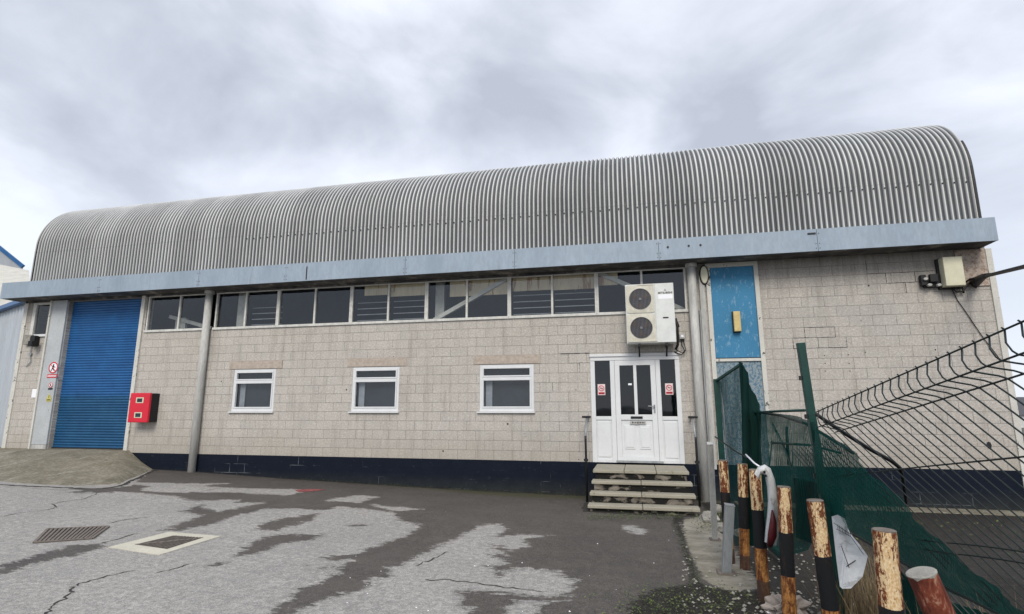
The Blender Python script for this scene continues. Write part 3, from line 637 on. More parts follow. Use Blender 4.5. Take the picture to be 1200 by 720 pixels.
window(-10.70,-9.41,1.125,2.25,'white framed window nearest the red box')
window(-7.15,-5.85,1.125,2.25,'middle white framed window')
window(-3.74,-2.40,1.125,2.25,'white framed window nearest the entrance door')
# clerestory
bays = [(-13.82,-11.78,[-12.72]),(-11.5,-9.5,[-10.53]),(-9.5,-7.3,[-8.38]),(-7.3,-5.18,[-6.24]),(-5.18,-3.0,[-4.10]),(-3.0,-.855,[-1.93]),(-.855,1.2,[.20])]
for x0, x1, ms_ in bays:
    f = MB(); t = .045
    f.box(x0, x1, .0, .07, 4.40, 4.44); f.box(x0, x0+t, .0, .07, 3.43, 4.40); f.box(x1-t, x1-.002, .0, .07, 3.43, 4.40)
    for m_ in ms_: f.box(m_-.025, m_+.025, .005, .065, 3.43, 4.40)
    o = f.build('clerestory_window', 'old_white', B)
    e_ = [x0+t]+ms_+[x1-t]
    for k in range(len(e_)-1):
        MB().add([(e_[k], .045, 3.42), (e_[k+1], .045, 3.42), (e_[k+1], .045, 4.41), (e_[k], .045, 4.41)], [(0,1,2,3)]).build('pane', 'glass', o)
    MB().box(x0-.02, x1-.002+.02*(x1>1), -.04, .07, 3.365, 3.43).build('sill', 'old_white', o, bevel=.005)
f = MB(); f.box(-18.12,-17.32,.0,.07,4.36,4.42); f.box(-18.12,-18.0,.0,.07,3.43,4.36); f.box(-17.38,-17.325,.0,.07,3.43,4.36)
o = f.build('side_window', 'old_white', B)
MB().add([(-18.0,.045,3.42),(-17.38,.045,3.42),(-17.38,.045,4.38),(-18.0,.045,4.38)], [(0,1,2,3)]).build('pane', 'glass', o)
MB().box(-17.95,-17.3,-.05,.07,3.36,3.43).build('sill', 'upvc', o)
# entrance door
dr = MB(); x0, x1, z1 = -1.05, .95, 2.41
dr.box(x0, x1, -.03, .05, z1-.12, z1); 
for a, b in ((x0, x0+.10), (-.60, -.50), (.42, .52), (x1-.10, x1)): dr.box(a, b, -.02, .06, 0.0, z1-.121)
dr.box(x0-.01, x1+.01, -.06, -.02, z1-.03, z1+.03)
for a, b in ((x0+.10, -.60), (.52, x1-.10)):
    dr.box(a, b, -.01, .05, 1.0-.06, 1.0+.02); dr.box(a, b, -.01, .05, 0, .07); dr.box(a, b, .01, .05, .07, .94)
    dr.box(a+.03, b-.03, -.004, .01, .12, .9)
do = dr.build('entrance_door', 'upvc', B, bevel=.004)
for a, b in ((x0+.10, -.60), (.52, x1-.10)):
    MB().add([(a, .03, 1.02), (b, .03, 1.02), (b, .03, z1-.12), (a, .03, z1-.12)], [(0,1,2,3)]).build('side_pane', 'glass_dark', do)
lf = MB(); a, b = -.495, .415
lf.box(a, b, -.03, .04, 2.17, 2.285); lf.box(a, b, -.03, .04, .05, .13); lf.box(a+.11, b-.11, -.029, .04, .94, 1.06)
lf.box(a, a+.11, -.03, .04, .13, 2.17); lf.box(b-.11, b, -.03, .04, .13, 2.17); lf.box(-.075, -.005, -.03, .04, 1.06, 2.17)
lf.box(a+.11, b-.11, .0, .04, .131, .939)
for p, q in ((a+.17, -.09), (.01, b-.17)): lf.box(p, q, -.014, .0, .30, .82); lf.box(p+.03, q-.03, -.024, -.014, .34, .78)
lo = lf.build('door_leaf', 'upvc', do, bevel=.004)
# door panes are children of the door
for p, q in ((a+.11, -.075), (-.005, b-.11)): MB().add([(p, .0, 1.06), (q, .0, 1.06), (q, .0, 2.17), (p, .0, 2.17)], [(0,1,2,3)]).build('door_pane', 'glass_dark', do)
MB().box(-.17, .09, -.045, -.03, .97, 1.02).build('letter_box', 'black', do)
pq = MB().box(-.19, .16, -.036, -.031, .845, .915).build('door_plaque', 'column', do)
h = MB().box(.345, .375, -.05, -.03, 1.10, 1.28); h.bar((.36, -.08, 1.24), (.22, -.08, 1.25), .02); h.bar((.36,-.03,1.24),(.36,-.09,1.24),.018); h.build('handle', 'steel', do)
MB().box(-.52, .5, -.07, .0, .01, .05).build('threshold', 'steel', do)
for x_ in (-.81, .70):
    s = MB().box(x_-.085, x_+.085, .012, .018, 1.5, 1.75).build('no_entry_sticker', 'sign_pink', do)
for x_ in (-.81, .70):
    s = MB(); s.ring((x_, 0, 1.655), .052, .066, .006, .011, 20); s.bar((x_-.04, .009, 1.70), (x_+.04, .009, 1.61), .014, .003); s.box(x_-.07, x_+.07, .007, .0115, 1.52, 1.565)
    s.build('sticker_symbol', 'sign_red', do)
for x_ in (-.81, .70):
    s = MB(); s.bar((x_-.03, .0095, 1.655), (x_+.035, .0095, 1.655), .003, .012)
    s.build('sticker_figure', 'black', do); s = MB()
    for k in range(7): s.box(x_-.06+k*.018, x_-.048+k*.018, .004, .0065, 1.534, 1.552)
    tag(s.build('sticker_lettering', 'black', do))
0
s = MB()
for k in range(8): s.box(-.15+k*.036, -.13+k*.036, -.038, -.0365, .865, .90)
s.build('plaque_lettering', 'black', do)
MB().box(-.2,-.12,-.006,-.001,1.72,1.76).build('door_label', 'white_label', do)
for x_, z_, s_ in ((-.75, 1.83, .05),(-.68,1.80,.05),(-.85,1.85,.03)): pass
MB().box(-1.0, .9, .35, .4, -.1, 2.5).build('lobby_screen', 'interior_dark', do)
# tall blue boarded doorway
bd = MB(); x0, x1 = 1.73, 2.67
bd.box(x0-.09, x0, -.04, .06, 0, 4.47); bd.box(x1, x1+.09, -.04, .06, 0, 4.47); bd.box(x0, x1, -.04, .06, 4.37, 4.468); bd.box(x0, x1, -.035, .06, 2.22, 2.28)
bo = bd.build('boarded_doorway', 'chipped_white', B)
MB().box(x0+.002, x1-.002, .0, .04, 2.30, 4.368).build('upper_board', 'blue_door', bo)
MB().box(x0+.002, x1-.002, .0, .04, 0.002, 2.218).build('lower_board', 'peeled_blue', bo)
MB().box(x0, x1, -.03, 0, 2.282, 2.30).build('drip_bar', 'dark', bo)
# crumbling patch and crack lines near the top right corner
MB().box(6.62, 7.17, -.03, -.003, 3.68, 4.46).build('bare_patch', 'render', B)
def stepcrack(pts, w_=.008):
    ck = MB()
    for i in range(len(pts)-1):
        a, b = Vector((pts[i][0], -.003, pts[i][1])), Vector((pts[i+1][0], -.003, pts[i+1][1]))
        n = 6
        for k in range(n):
            p = a+(b-a)*k/n; q = a+(b-a)*(k+1)/n; p = p+Vector((0,0,random.uniform(-.004,.004))) if k else p
            ck.bar(p, q, .004, w_*random.uniform(.5,1.4), (0,0,1))
    ck.build('wall_crack', 'dark', B)
stepcrack([(4.95,4.32),(4.95,4.05),(5.3,4.05),(5.3,3.825),(5.65,3.825),(5.65,3.6)]); stepcrack([(4.95,4.05),(6.2,4.05)]); stepcrack([(5.3,3.825),(6.1,3.825)]); stepcrack([(5.85,4.05),(5.85,3.83)])
stepcrack([(3.6,2.925),(3.6,2.7),(3.35,2.7),(3.35,2.475)]); stepcrack([(3.6,2.925),(4.2,2.92),(4.2,2.7),(3.4,2.7)]); stepcrack([(3.85,2.7),(3.85,2.475)]); stepcrack([(4.4,2.7),(4.4,2.475),(3.35,2.475)])
stepcrack([(-1.06,2.475),(-1.75,2.475)],.014); stepcrack([(-1.06,2.25),(-1.55,2.25),(-1.55,2.475)]); stepcrack([(-1.3,2.25),(-1.3,2.03)]); stepcrack([(-1.95,1.8),(-1.95,1.6)],.006)

for u, v, r in ((1018,335,.02),(675,457,.012),(640,486,.01),(595,497,.022),(461,418,.012),(1159,522,.045),(966,417,.012),(967,426,.012),(967,435,.012),(994,416,.012),(995,426,.012),(996,435,.012),(1009,376,.01),(1014,413,.012),(1096,410,.015),(836,530,.03),(406,457,.02),(578,450,.01)):
    p = hit(u, v, 1, 0); MB().disc((p.x, 0, p.z), r, -.004, -.002, 8, r*(1.6 if r > .025 else 1)).build('wall_hole', 'dark', B)
vr = hit(615, 509, 1, 0); MB().ring((vr.x, 0, vr.z), .035, .05, -.01, -.002, 16).build('vent_ring', 'column', B)

# ---------------------------------------------------------------- entrance steps
S = thing('entrance_steps', 'four slab concrete steps with flaking dark risers below the white entrance door', 'steps', (0,0,-.74))
tr = [(-.03, -1.25, -.96, .93), (-.215, -1.52, -.97, .96), (-.40, -1.79, -.99, .985), (-.585, -2.06, -1.01, 1.02)]
for i, (zt, yf, xa, xb_) in enumerate(tr):
    n = 3 if i == 0 else 2; e_ = [xa+(xb_-xa)*k/n for k in range(n+1)]
    yb = -.065 if i == 0 else tr[i-1][1]+.05
    for k in range(n):
        j = random.uniform(-.006,.006)
        place(S, MB().box(e_[k]+.004, e_[k+1]-.004, yf+j, yb, zt-.062, zt+j*.4).build('tread', 'step', S, bevel=.012))
    zr = tr[i+1][0]+.001 if i < 3 else -.86
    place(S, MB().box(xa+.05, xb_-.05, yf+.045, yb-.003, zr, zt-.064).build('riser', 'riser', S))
# handrails
def handrail(xc, s, lab):
    h = thing('handrail', lab, 'handrail', (xc, -.25, -.74), 'handrails beside the entrance steps')
    o = MB().tube([(xc, -.9, -.8), (xc, -.9, .55), (xc+.0*s, -.9, .62)], .024, 10).build('post', 'dark', h, smooth=True); place(h, o)
    o = MB().tube([(xc, -.9, .58), (xc+.01*s, -.62, 1.0)], .022, 10).build('rail', 'steel', h, smooth=True); place(h, o)
    o = MB().box(min(xc-.09*s, xc+.10*s), max(xc-.09*s, xc+.10*s), -.66, -.60, .99, 1.035).build('bracket', 'black', h); place(h, o)
    o = MB().box(xc-.045, xc+.045, -.93, -.87, .10, .15).build('clamp', 'black', h); place(h, o)
    o = MB().box(xc-.03, xc+.03, -.62, -.0, 1.0, 1.03).build('wall_arm', 'black', h); place(h, o)
handrail(-1.12, 1, 'rusty handrail left of the entrance steps, in front of blockwork')
handrail(1.12, -1, 'rusty handrail right of the entrance steps, beside the grey column')

# ---------------------------------------------------------------- air conditioner
A = thing('air_conditioner', 'white two fan outdoor air conditioner unit mounted on wall above entrance door', 'air conditioner', (.35, -.3, 2.6))
a0, a1, b0, b1, yf = -.18, .88, 2.62, 3.965, -.5
sp = .47
b_ = MB(); b_.box(a0, a1, yf+.015, -.12, b0, b1); o = b_.build('casing', 'ac', A, bevel=.012); place(A, o)
place(A, MB().box(sp+.003, a1-.002, yf, yf+.014, b0+.01, b1-.005).build('side_panel', 'ac', A, bevel=.006))
fp = MB()
for zc in (3.62, 2.965):
    # square panel with round hole
    n = 32; c = ((a0+sp)/2+.02, zc); hw, hh, r = (sp-a0)/2-.02, .318, .245
    vo_, vi = [], []
    for k in range(n):
        t = 2*math.pi*k/n; cx_, sx_ = math.cos(t), math.sin(t); m_ = min(hw/max(abs(cx_), 1e-6), hh/max(abs(sx_), 1e-6))
        vo_.append((c[0]-.02+cx_*m_, yf+.002, c[1]+sx_*m_)); vi.append((c[0]-.02+cx_*r, yf-.006, c[1]+sx_*r))
    fp.add(vo_+vi+[(p[0], yf+.05, p[2]) for p in vi], [(k, (k+1) % n, n+(k+1) % n, n+k) for k in range(n)]+[(n+k, n+(k+1) % n, 2*n+(k+1) % n, 2*n+k) for k in range(n)])
place(A, fp.build('fan_panel', 'ac_stain', A))
for zc in (3.62, 2.965):
    c = (a0+sp)/2; fl = MB()
    for k in range(17):
        x = -.235+k*.0294; h_ = math.sqrt(max(0, .245**2-x*x)); fl.box(c+x-.003, c+x+.003, yf-.008, yf-.002, zc-h_, zc+h_)
    for r_ in (.236,): fl.ring((c, 0, zc), r_, r_+.006, yf-.012, yf-.008, 28)
    fl.disc((c, 0, zc), .03, yf-.016, yf-.008, 16)
    g_ = fl.build('fan_grille', 'grille_bar', A); place(A, g_)
    k_ = MB().disc((c, 0, zc), .243, yf+.012, yf+.0145, 32).build('fan_recess', 'grille', A); place(A, k_)
    bl_ = MB()
    for t in (0.4, 2.5, 4.6):
        p = [(c+.03*math.cos(t), yf+.008, zc+.03*math.sin(t)), (c+.22*math.cos(t-.3), yf+.004, zc+.22*math.sin(t-.3)), (c+.22*math.cos(t+.55), yf+.009, zc+.22*math.sin(t+.55))]; bl_.add(p, [(0,1,2)])
    place(A, bl_.build('fan_blade', 'copper', A))
place(A, MB().box(sp+.07, a1-.03, yf-.003, yf-.0005, 3.60, 3.70).build('rating_label', 'white_label', A))
place(A, MB().box(.62, .74, yf-.004, yf-.0005, 3.16, 3.19).build('handle_slot', 'black', A))
place(A, MB().box(a0+.03, sp, yf-.008, yf+.014, b0+.03, b0+.07).build('lower_trim', 'ac_stain', A))
place(A, MB().box(.1, sp-.02, yf-.008, yf+.01, b1-.035, b1-.015).build('upper_trim', 'ac_stain', A))
lg = MB()
def rhomb(cx, cz, ang, L=.032, W_=.018):
    d = Vector((math.cos(ang), 0, math.sin(ang))); n_ = Vector((-d.z, 0, d.x)); c = Vector((cx, yf-.0015, cz))
    lg.add([c, c+d*L/2+n_*W_/2, c+d*L, c+d*L/2-n_*W_/2], [(0,1,2,3)])
for ang in (90, 210, 330): rhomb((sp+a1)/2+.02, 3.80, math.radians(ang))
place(A, lg.build('logo', 'sign_dark', A) if 'sign_dark' in M else lg.build('logo', 'dark', A))
fc = bpy.data.curves.new('lettering', 'FONT'); fc.body = 'MITSUBISHI'; fc.size = .062; fc.align_x = 'CENTER'; fc.extrude = .001; fc.offset = .0015
fo_ = bpy.data.objects.new('tmp', fc); COL.objects.link(fo_); fo_.location = ((sp+a1)/2+.02, yf-.002, 3.718); fo_.rotation_euler = (math.pi/2, 0, 0)
bpy.context.view_layer.update()
me = bpy.data.meshes.new_from_object(fo_.evaluated_get(bpy.context.evaluated_depsgraph_get())); me.transform(fo_.matrix_world); bpy.data.objects.remove(fo_)
me.materials.clear(); me.materials.append(M['dark']); lt = bpy.data.objects.new('lettering', me); COL.objects.link(lt); lt.parent = A; place(A, lt)
br = MB()
for x in (.08, .68): br.bar((x, -.02, b0-.035), (x, yf+.02, b0-.035), .05, .05); br.bar((x, -.02, b0-.25), (x, yf+.1, b0-.05), .035, .035)
place(A, br.build('bracket', 'dark', A))
pp = MB().tube([(a1+.03,-.2,3.2),(a1+.06,-.2,3.0),(a1+.05,-.15,2.6),(a1+.0,-.1,2.5)], .028, 8); pp.tube([(a1-.02,-.2,3.1),(a1+.06,-.2,3.1),(a1+.08,-.18,3.0)], .03, 8)
place(A, pp.build('pipe', 'black', A, smooth=True))
J = thing('isolator_switch', 'small grey isolator switch box on wall right of the air conditioner', 'switch box', (1.05,0,2.8))
place(J, MB().box(.98, 1.10, -.09, -.005, 2.74, 2.86).build('box', 'column', J, bevel=.01)); place(J, MB().disc((1.04,0,2.8), .03, -.105, -.088, 14).build('dial', 'white_label', J))
place(J, MB().tube([(1.03,-.05,2.74),(1.02,-.08,2.6),(1.08,-.1,2.45),(1.0,-.1,2.38),(.85,-.06,2.45)], .012, 6).tube([(1.06,-.05,2.74),(1.08,-.08,2.6),(1.1,-.1,2.48),(1.02,-.08,2.42),(.9,-.05,2.5)], .01, 6).build('cable', 'black', J, smooth=True))

# lamps and alarm boxes
L = thing('bulkhead_light', 'cream oval bulkhead light with black rim under the fascia', 'wall light', (1.6,0,4.2))
place(L, MB().disc((1.60,0,4.2), .105, -.06, -.004, 28, .24).build('rim', 'black', L, bevel=.01)); place(L, MB().disc((1.60,0,4.2), .08, -.10, -.06, 28, .205).build('lens', 'cream_plastic', L, bevel=.02))
L = thing('fluorescent_lamp', 'yellowed upright rectangular lamp on the blue board', 'wall light', (2.2,0,3.1))
pl_ = hit(863.5, 377, 1, -.08)
place(L, MB().box(pl_.x-.085, pl_.x+.075, -.05, -.002, pl_.z-.24, pl_.z+.23).build('base', 'dark', L)); place(L, MB().box(pl_.x-.07, pl_.x+.075, -.13, -.052, pl_.z-.225, pl_.z+.225).build('lens', 'lens_yellow', L, bevel=.012))
K = thing('alarm_box', 'cream alarm box near the top right corner of the wall', 'alarm box', (6.4,0,3.95))
place(K, MB().box(6.27, 6.62, -.27, -.08, 3.66, 4.27).build('cover', 'cream_plastic', K, bevel=.012)); place(K, MB().box(6.24, 6.65, -.078, -.004, 3.63, 4.28).build('back_plate', 'dark', K))
place(K, MB().tube([(6.45,-.1,3.64),(6.5,-.12,3.55),(6.62,-.1,3.56),(6.72,-.08,3.68),(6.85,-.1,3.8)], .016, 6).build('cable', 'black', K, smooth=True))
K = thing('flood_light', 'black twin security lamp with white bulbs beside the cream alarm box', 'security light', (6.1,0,3.85))
place(K, MB().box(5.96, 6.28, -.08, -.004, 3.68, 3.80).box(6.05, 6.2, -.16, -.08, 3.78, 3.95).box(5.9, 6.0, -.12, -.02, 3.72, 3.95).build('body', 'black', K, bevel=.01))
for x, z in ((6.03, 3.72), (6.2, 3.71), (5.97, 3.85)): place(K, MB().disc((x, 0, z), .042, -.17, -.09, 12, .03).build('lamp', 'column', K, bevel=.01))
# cable down the wall
c_ = MB(); pts = [hit(u, v, 1, -.02) for u, v in ((1115,338),(1122,352),(1132,366),(1142,381),(1153,397),(1164,411),(1173,423))]; c_.tube(pts, .008, 6)
tag(c_.build('wall_cable', 'black', smooth=True), 'thin black cable slanting down the wall from the cream alarm box', 'cable')
K = thing('overhead_cable', 'thick black overhead cable with tapered clamp leaving the wall corner', 'cable', (6.9,0,3.75))
p0 = hit(1142,331,1,-.06); p1 = at(1152,324.5,10.8); p2 = at(1203,312,8.0); p3 = at(1330,282,5.0)
place(K, MB().tube([p0+Vector((-.22,0,-.22)), p0+Vector((-.25,-.02,-.05)), p0+Vector((-.1,-.05,.06)), p1, p2, p3], [.02,.02,.02,.035,.035,.03], 8).build('cable', 'black', K, smooth=True))
place(K, MB().tube([p0+Vector((0,0,-.12)), p0+Vector((0,-.02,0)), p1, at(1160,322,10.3)], [.02,.10,.06,.035], 10).build('clamp', 'black', K, smooth=True))
K = thing('junction_box', 'cream junction box with black spotlight on the far left wall section', 'junction box', (-17.9,0,3.2))
place(K, MB().box(-18.16, -17.86, -.1, -.004, 3.12, 3.42).build('box', 'stone', K, bevel=.01))
place(K, MB().box(-17.84, -17.66, -.16, -.004, 3.08, 3.38).box(-17.7,-17.55,-.3,-.1,3.04,3.2).build('lamp', 'black', K, bevel=.01))
place(K, MB().tube([(-17.9,-.03,3.1),(-17.92,-.04,2.85),(-17.85,-.03,2.6),(-18.0,-.03,2.45)], .012, 6).disc((-17.9,0,2.83), .05, -.05, -.01, 10).build('cable', 'steel', K))
tag(MB().box(-17.62,-17.38,-.02,-.003,1.53,1.78).build('wall_plate', 'white_label'), 'small white plate on blockwork left of the shutter jamb', 'plate')

# fire point box
R_ = thing('extinguisher_cabinet', 'red double fire extinguisher cabinet with black side beside the blue shutter', 'cabinet', (-13.4,-.15,.8))
x0, x1, z0, z1, yy = -13.68, -13.03, .83, 1.63, -.34
place(R_, MB().box(x0+.02, x1-.01, yy+.08, -.004, z0+.01, z1-.01).build('body', 'black', R_, bevel=.015))
place(R_, MB().box(x0, x1, yy, yy+.078, z0, z1).build('door', 'red', R_, bevel=.02))
for zc in (1.43, 1.03):
    w0 = MB().box(-13.47, -13.22, yy-.004, yy-.001, zc-.075, zc+.075).build('viewing_window', 'cream_plastic', R_, bevel=.003); place(R_, w0)
    w1 = MB().box(-13.43, -13.26, yy-.008, yy-.0045, zc-.05, zc+.05).build('window_glass', 'interior_dark', R_); place(R_, w1)
place(R_, MB().box(x0-.015, x0, yy+.02, yy+.06, 1.15, 1.3).build('latch', 'steel', R_))

# signs on the jamb
def jamb_sign(u, v, r, lab, kind):
    p = hit(u, v, 1, -.07); T = thing('warning_sign', lab, 'sign', (p.x, -.066, p.z)); y = -.068
    if kind == 'circle':
        s = MB().ring(p, r*.8, r, y-.006, y-.002, 28); s.bar((p.x-r*.6, y-.005, p.z+r*.6), (p.x+r*.6, y-.005, p.z-r*.6), r*.2, .004)
        place(T, MB().disc(p, r, y-.002, y+.004, 28).build('plate', 'white_label', T)); place(T, s.build('prohibition_ring', 'sign_red', T))
        f = MB(); f.disc((p.x, 0, p.z+r*.45), r*.16, y-.008, y-.0062, 10); f.bar((p.x, y-.007, p.z+r*.3), (p.x-r*.1, y-.007, p.z-r*.2), .003, r*.3, (1,0,0)); f.bar((p.x-r*.1, y-.007, p.z-r*.1), (p.x-r*.4, y-.007, p.z-r*.6), .003, r*.16, (1,0,0)); f.bar((p.x-r*.05, y-.007, p.z-r*.1), (p.x+r*.3, y-.007, p.z-r*.55), .003, r*.16, (1,0,0)); f.bar((p.x-.0, y-.007, p.z+r*.2), (p.x+r*.45, y-.007, p.z+r*.05), .003, r*.12, (1,0,0))
        place(T, f.build('figure', 'dark', T))
        place(T, MB().box(p.x-r*1.1, p.x+r*1.1, y-.004, y, p.z-r*1.75, p.z-r*1.15).build('text_band', 'sign_red' if r > .15 else 'dark', T))
        if r > .15:
            s = MB()
            for k in range(9): s.box(p.x-r*.95+k*r*.215, p.x-r*.82+k*r*.215, y-.006, y-.0045, p.z-r*1.58, p.z-r*1.32)
            place(T, s.build('lettering', 'white_label', T))
    else:
        a = [(p.x-r, y-.003, p.z-r*.6), (p.x+r, y-.003, p.z-r*.6), (p.x, y-.003, p.z+r*1.1)]
        place(T, MB().box(p.x-r, p.x+r, y-.003, y, p.z-r*1.7, p.z-r*.62).build('plate', 'sign_yellow', T)); place(T, MB().add(a+[(q[0], y, q[2]) for q in a], [(0,1,2),(5,4,3),(0,3,4,1),(1,4,5,2),(2,5,3,0)]).build('triangle', 'sign_yellow', T))
        place(T, MB().bar((p.x, y-.005, p.z+r*.5), (p.x, y-.005, p.z-r*.4), .02, .003).box(p.x-r*.8, p.x+r*.8, y-.0045, y-.0032, p.z-r*1.3, p.z-r*.95).build('pictogram', 'dark', T))
jamb_sign(62.5, 431, .17, 'large round red no pedestrians sign on pale jamb beside the shutter', 'circle')
jamb_sign(59.5, 451.5, .075, 'small round prohibition sign below the large red one', 'circle')
jamb_sign(57.5, 465, .085, 'yellow triangular warning sign lowest on pale shutter jamb', 'tri')

# ---------------------------------------------------------------- ironwork in the yard
c4 = [gpt(*p) for p in ((127,642),(187,651),(259,629),(198,624))]
i4 = [gpt(*p) for p in ((158,639),(196,644.5),(238,631),(203,628.5))]
Mh = thing('manhole', 'square manhole with rusty cover in cream painted surround', 'manhole', tuple(sum(c4, Vector())/4))
for l, z in ((c4, .008), (i4, .008)):
    for p in l: p.z = gz(p.x, p.y)+z
place(Mh, mesh_obj('surround', c4+i4+[p-Vector((0,0,.03)) for p in c4], [(k, (k+1) % 4, 4+(k+1) % 4, 4+k) for k in range(4)]+[(k, 8+k, 8+(k+1) % 4, (k+1) % 4) for k in range(4)], 'manhole_frame', Mh))
place(Mh, mesh_obj('cover', [p-Vector((0,0,.006)) for p in i4], [(0,1,2,3)], 'iron', Mh))
rb = MB()
for k in range(1, 10):
    t = k/10; rb.bar(i4[0].lerp(i4[1], t), i4[3].lerp(i4[2], t), .02, .008)
rb.bar(i4[0], i4[2], .03, .008); place(Mh, rb.build('ribs', 'iron', Mh))
g4 = [gpt(*p) for p in ((40,637),(108,632),(127,618),(56,621))]
Gr = thing('drain_grate', 'rectangular dark iron drain grate set in the asphalt', 'drain grate', tuple(sum(g4, Vector())/4))
for p in g4: p.z = gz(p.x, p.y)+.005
place(Gr, mesh_obj('pit', [p.copy() for p in g4], [(0,1,2,3)], 'black', Gr))
rb = MB()
for k in range(1, 14):
    t = k/14; rb.bar(g4[0].lerp(g4[1], t)+Vector((0,0,.008)), g4[3].lerp(g4[2], t)+Vector((0,0,.008)), .03, .012)
for k in range(4): rb.bar(g4[k]+Vector((0,0,.008)), g4[(k+1) % 4]+Vector((0,0,.008)), .035, .014)
place(Gr, rb.build('bars', 'iron', Gr))

# ---------------------------------------------------------------- bollards
def vpost(u, v, d, u2, v2):
    t = at(u, v, d); h = 1.0
    for _ in range(20):
        b = at(u2, v2, d-.182*h); h = t.z-b.z
    dr_ = (b-t)/(t.z-b.z); g_ = gz(b.x, b.y)
    return t, t+dr_*(t.z-g_+.05)
def bollard(u, v, w_, u2, v2, lab, mat='bollard', cap='iron'):
    d = .13*F_PX/w_; t, b = vpost(u, v, d, u2, v2)
    T = thing('bollard', lab, 'bollard', tuple(b), 'row of rusty banded bollards beside the fence')
    ax = (t-b); L_ = ax.length; n = 20; ax.normalize(); x = ax.orthogonal().normalized(); y = ax.cross(x); vs = []; fs_ = []; hg = []
    ks = 40
    for i in range(ks+1):
        s = i/ks; p = b+ax*L_*s; r = .0575
        for k in range(n):
            a_ = 2*math.pi*k/n; rr_ = r+random.uniform(-.0012, .0012); vs.append(p+(x*math.cos(a_)+y*math.sin(a_))*rr_); hg.append(L_*(1-s))
    for i in range(ks):
        for k in range(n): a_ = i*n+k; c = i*n+(k+1) % n; fs_.append((a_, c, c+n, a_+n))
    o = mesh_obj('post', vs, fs_, mat, T, True); place(T, o)
    at_ = o.data.attributes.new('hgt', 'FLOAT', 'POINT'); at_.data.foreach_set('value', np.array(hg, np.float32))
    cp = MB().tube([t-ax*.01, t+ax*.004, t+ax*.008], [.0565, .058, .050], 20); place(T, cp.build('cap', cap, T, smooth=False))
bollard(847,540,12,853,620,'cream topped rusty bollard farthest from camera, nearest the building wall')
bollard(870,544,12.5,873,658,'slim cream topped bollard with rusty foot, second from the wall')
bollard(884.5,551,15,894,680,'dark brown rusty bollard partly hidden behind the bent white plastic strip')
bollard(918.5,571,17,925,712,'rusty cream bollard rising from the crumpled beige plastic')
bollard(955,587,20.5,974,720,'cream and black bollard directly in front of the tall green post')
bollard(1036,622,28,1045,720,'thick cream bollard with rust spots standing right of the white board')
bollard(1080,672,36,1101,720,'nearest bollard, bare red rust, leaning, at the bottom edge','rustred','stone')
def sqpost(name, u, v, d, u2, v2, w_, mat, lab, cat, plate=True, bottom=None):
    t, b = vpost(u, v, d, u2, v2)
    if bottom is not None: b = bottom
    T = thing(name, lab, cat, tuple(b)); place(T, MB().bar(b, t, w_, w_, (0,1,0)).build('post', mat, T, bevel=.004))
    if plate: g_ = gz(b.x, b.y); place(T, MB().box(b.x-w_, b.x+w_, b.y-w_, b.y+w_, g_-.01, g_+.02).build('base_plate', 'iron', T))
    place(T, MB().bar(t, t+(t-b).normalized()*.006, w_*1.08, w_*1.08, (0,1,0)).build('cap', mat, T)); return t, b
gA = gpt(838, 633); sqpost('steel_post', 832, 520, 7.6, 838, 633, .075, 'column', 'thin weathered grey steel post beside the rubble right of the steps', 'post', bottom=gA)
gB = gpt(851, 672); sqpost('steel_post', 855, 592, 6.3, 851, 672, .10, 'steel', 'short square grey steel post in front of the farthest bollard', 'post', bottom=gB)

# ---------------------------------------------------------------- fence
Np = CAM+RT*2.05243698-UP*.09376768+FW*2.26833714
Hh = RT*.01713932-UP*.03311035+FW*.09278981
Ww = RT*.24268593-UP*.53894014-FW*.80662697
nn = np.cross(Hh, Ww); nn /= np.linalg.norm(nn)
if nn[0] > 0: nn = -nn
Np, Hh, Ww, nn = map(Vector, (Np, Hh, Ww, nn))
# fold offset: wire 4 passes through (1124,441) between top rail and third rail
dray = Vector(FW+RT*(1124-600)/F_PX+UP*(360-441)/F_PX)
Am = np.array([list(Ww), list(nn), list(-dray)]).T; sol = np.linalg.solve(Am, np.array(Vector(CAM)-(Np+4*Hh)))
tB, dB = sol[0], sol[1]
print('fold', tB, dB)
def FP(i, t, o=0.0): return Np+Hh*i+Ww*t+nn*o
def sag(i, t): return .03*math.sin(i*.25)*min(1, max(0, t-.3))
Fe = thing('mesh_fence_panel', 'leaning dark green wire mesh fence panel with folded top edge', 'fence panel', tuple(FP(10, 2.3)))
wires = []
for i in range(-14, 23):
    mb = MB(); j = random.uniform(-.003,.003)
    p = [FP(i, -.014, .0), FP(i, 0, .0), FP(i, tB*.45, dB*.75), FP(i, tB*.8, dB*1.0), FP(i, tB, dB)]
    p += [FP(i, tB+(.22-tB)*.35, dB*.62), FP(i, tB+(.22-tB)*.7, dB*.2), FP(i, .22, 0), FP(i, .30, 0)]
    tend = 2.35 if i > -3 else 2.2
    for q in range(1, 14):
        t = .3+(tend-.3)*q/13; p.append(FP(i, t, sag(i, t)))
    p = [a for a in p if a.z > gz(a.x, a.y)-.03]
    mb.tube(p, .0041, 6); place(Fe, mb.build('upright_wire', 'wire', Fe))
for t, o in ((0, 0), (tB, dB), (.22, 0), (.61, .01), (1.18, .01), (1.26, .01), (1.9, .01), (2.2, .0)):
    mb = MB(); mb.tube([FP(i, t, o+sag(i, t)+.006) for i in np.linspace(-14.3, 22.6, 40)], .0044, 6); place(Fe, mb.build('cross_wire', 'wire', Fe))
# dark tube resting behind the panel
tag(MB().tube([at(957,486,4.75), at(985,505,4.9), at(1020,527,5.1), at(1044,540,5.2), at(1054,548,5.25), at(1057,556,5.3), at(1062,590,5.5)], [.016,.017,.018,.019,.018,.015,.012], 10).build('black_pipe', 'black', smooth=True), 'bent black pipe slanting behind the mesh panel', 'pipe')
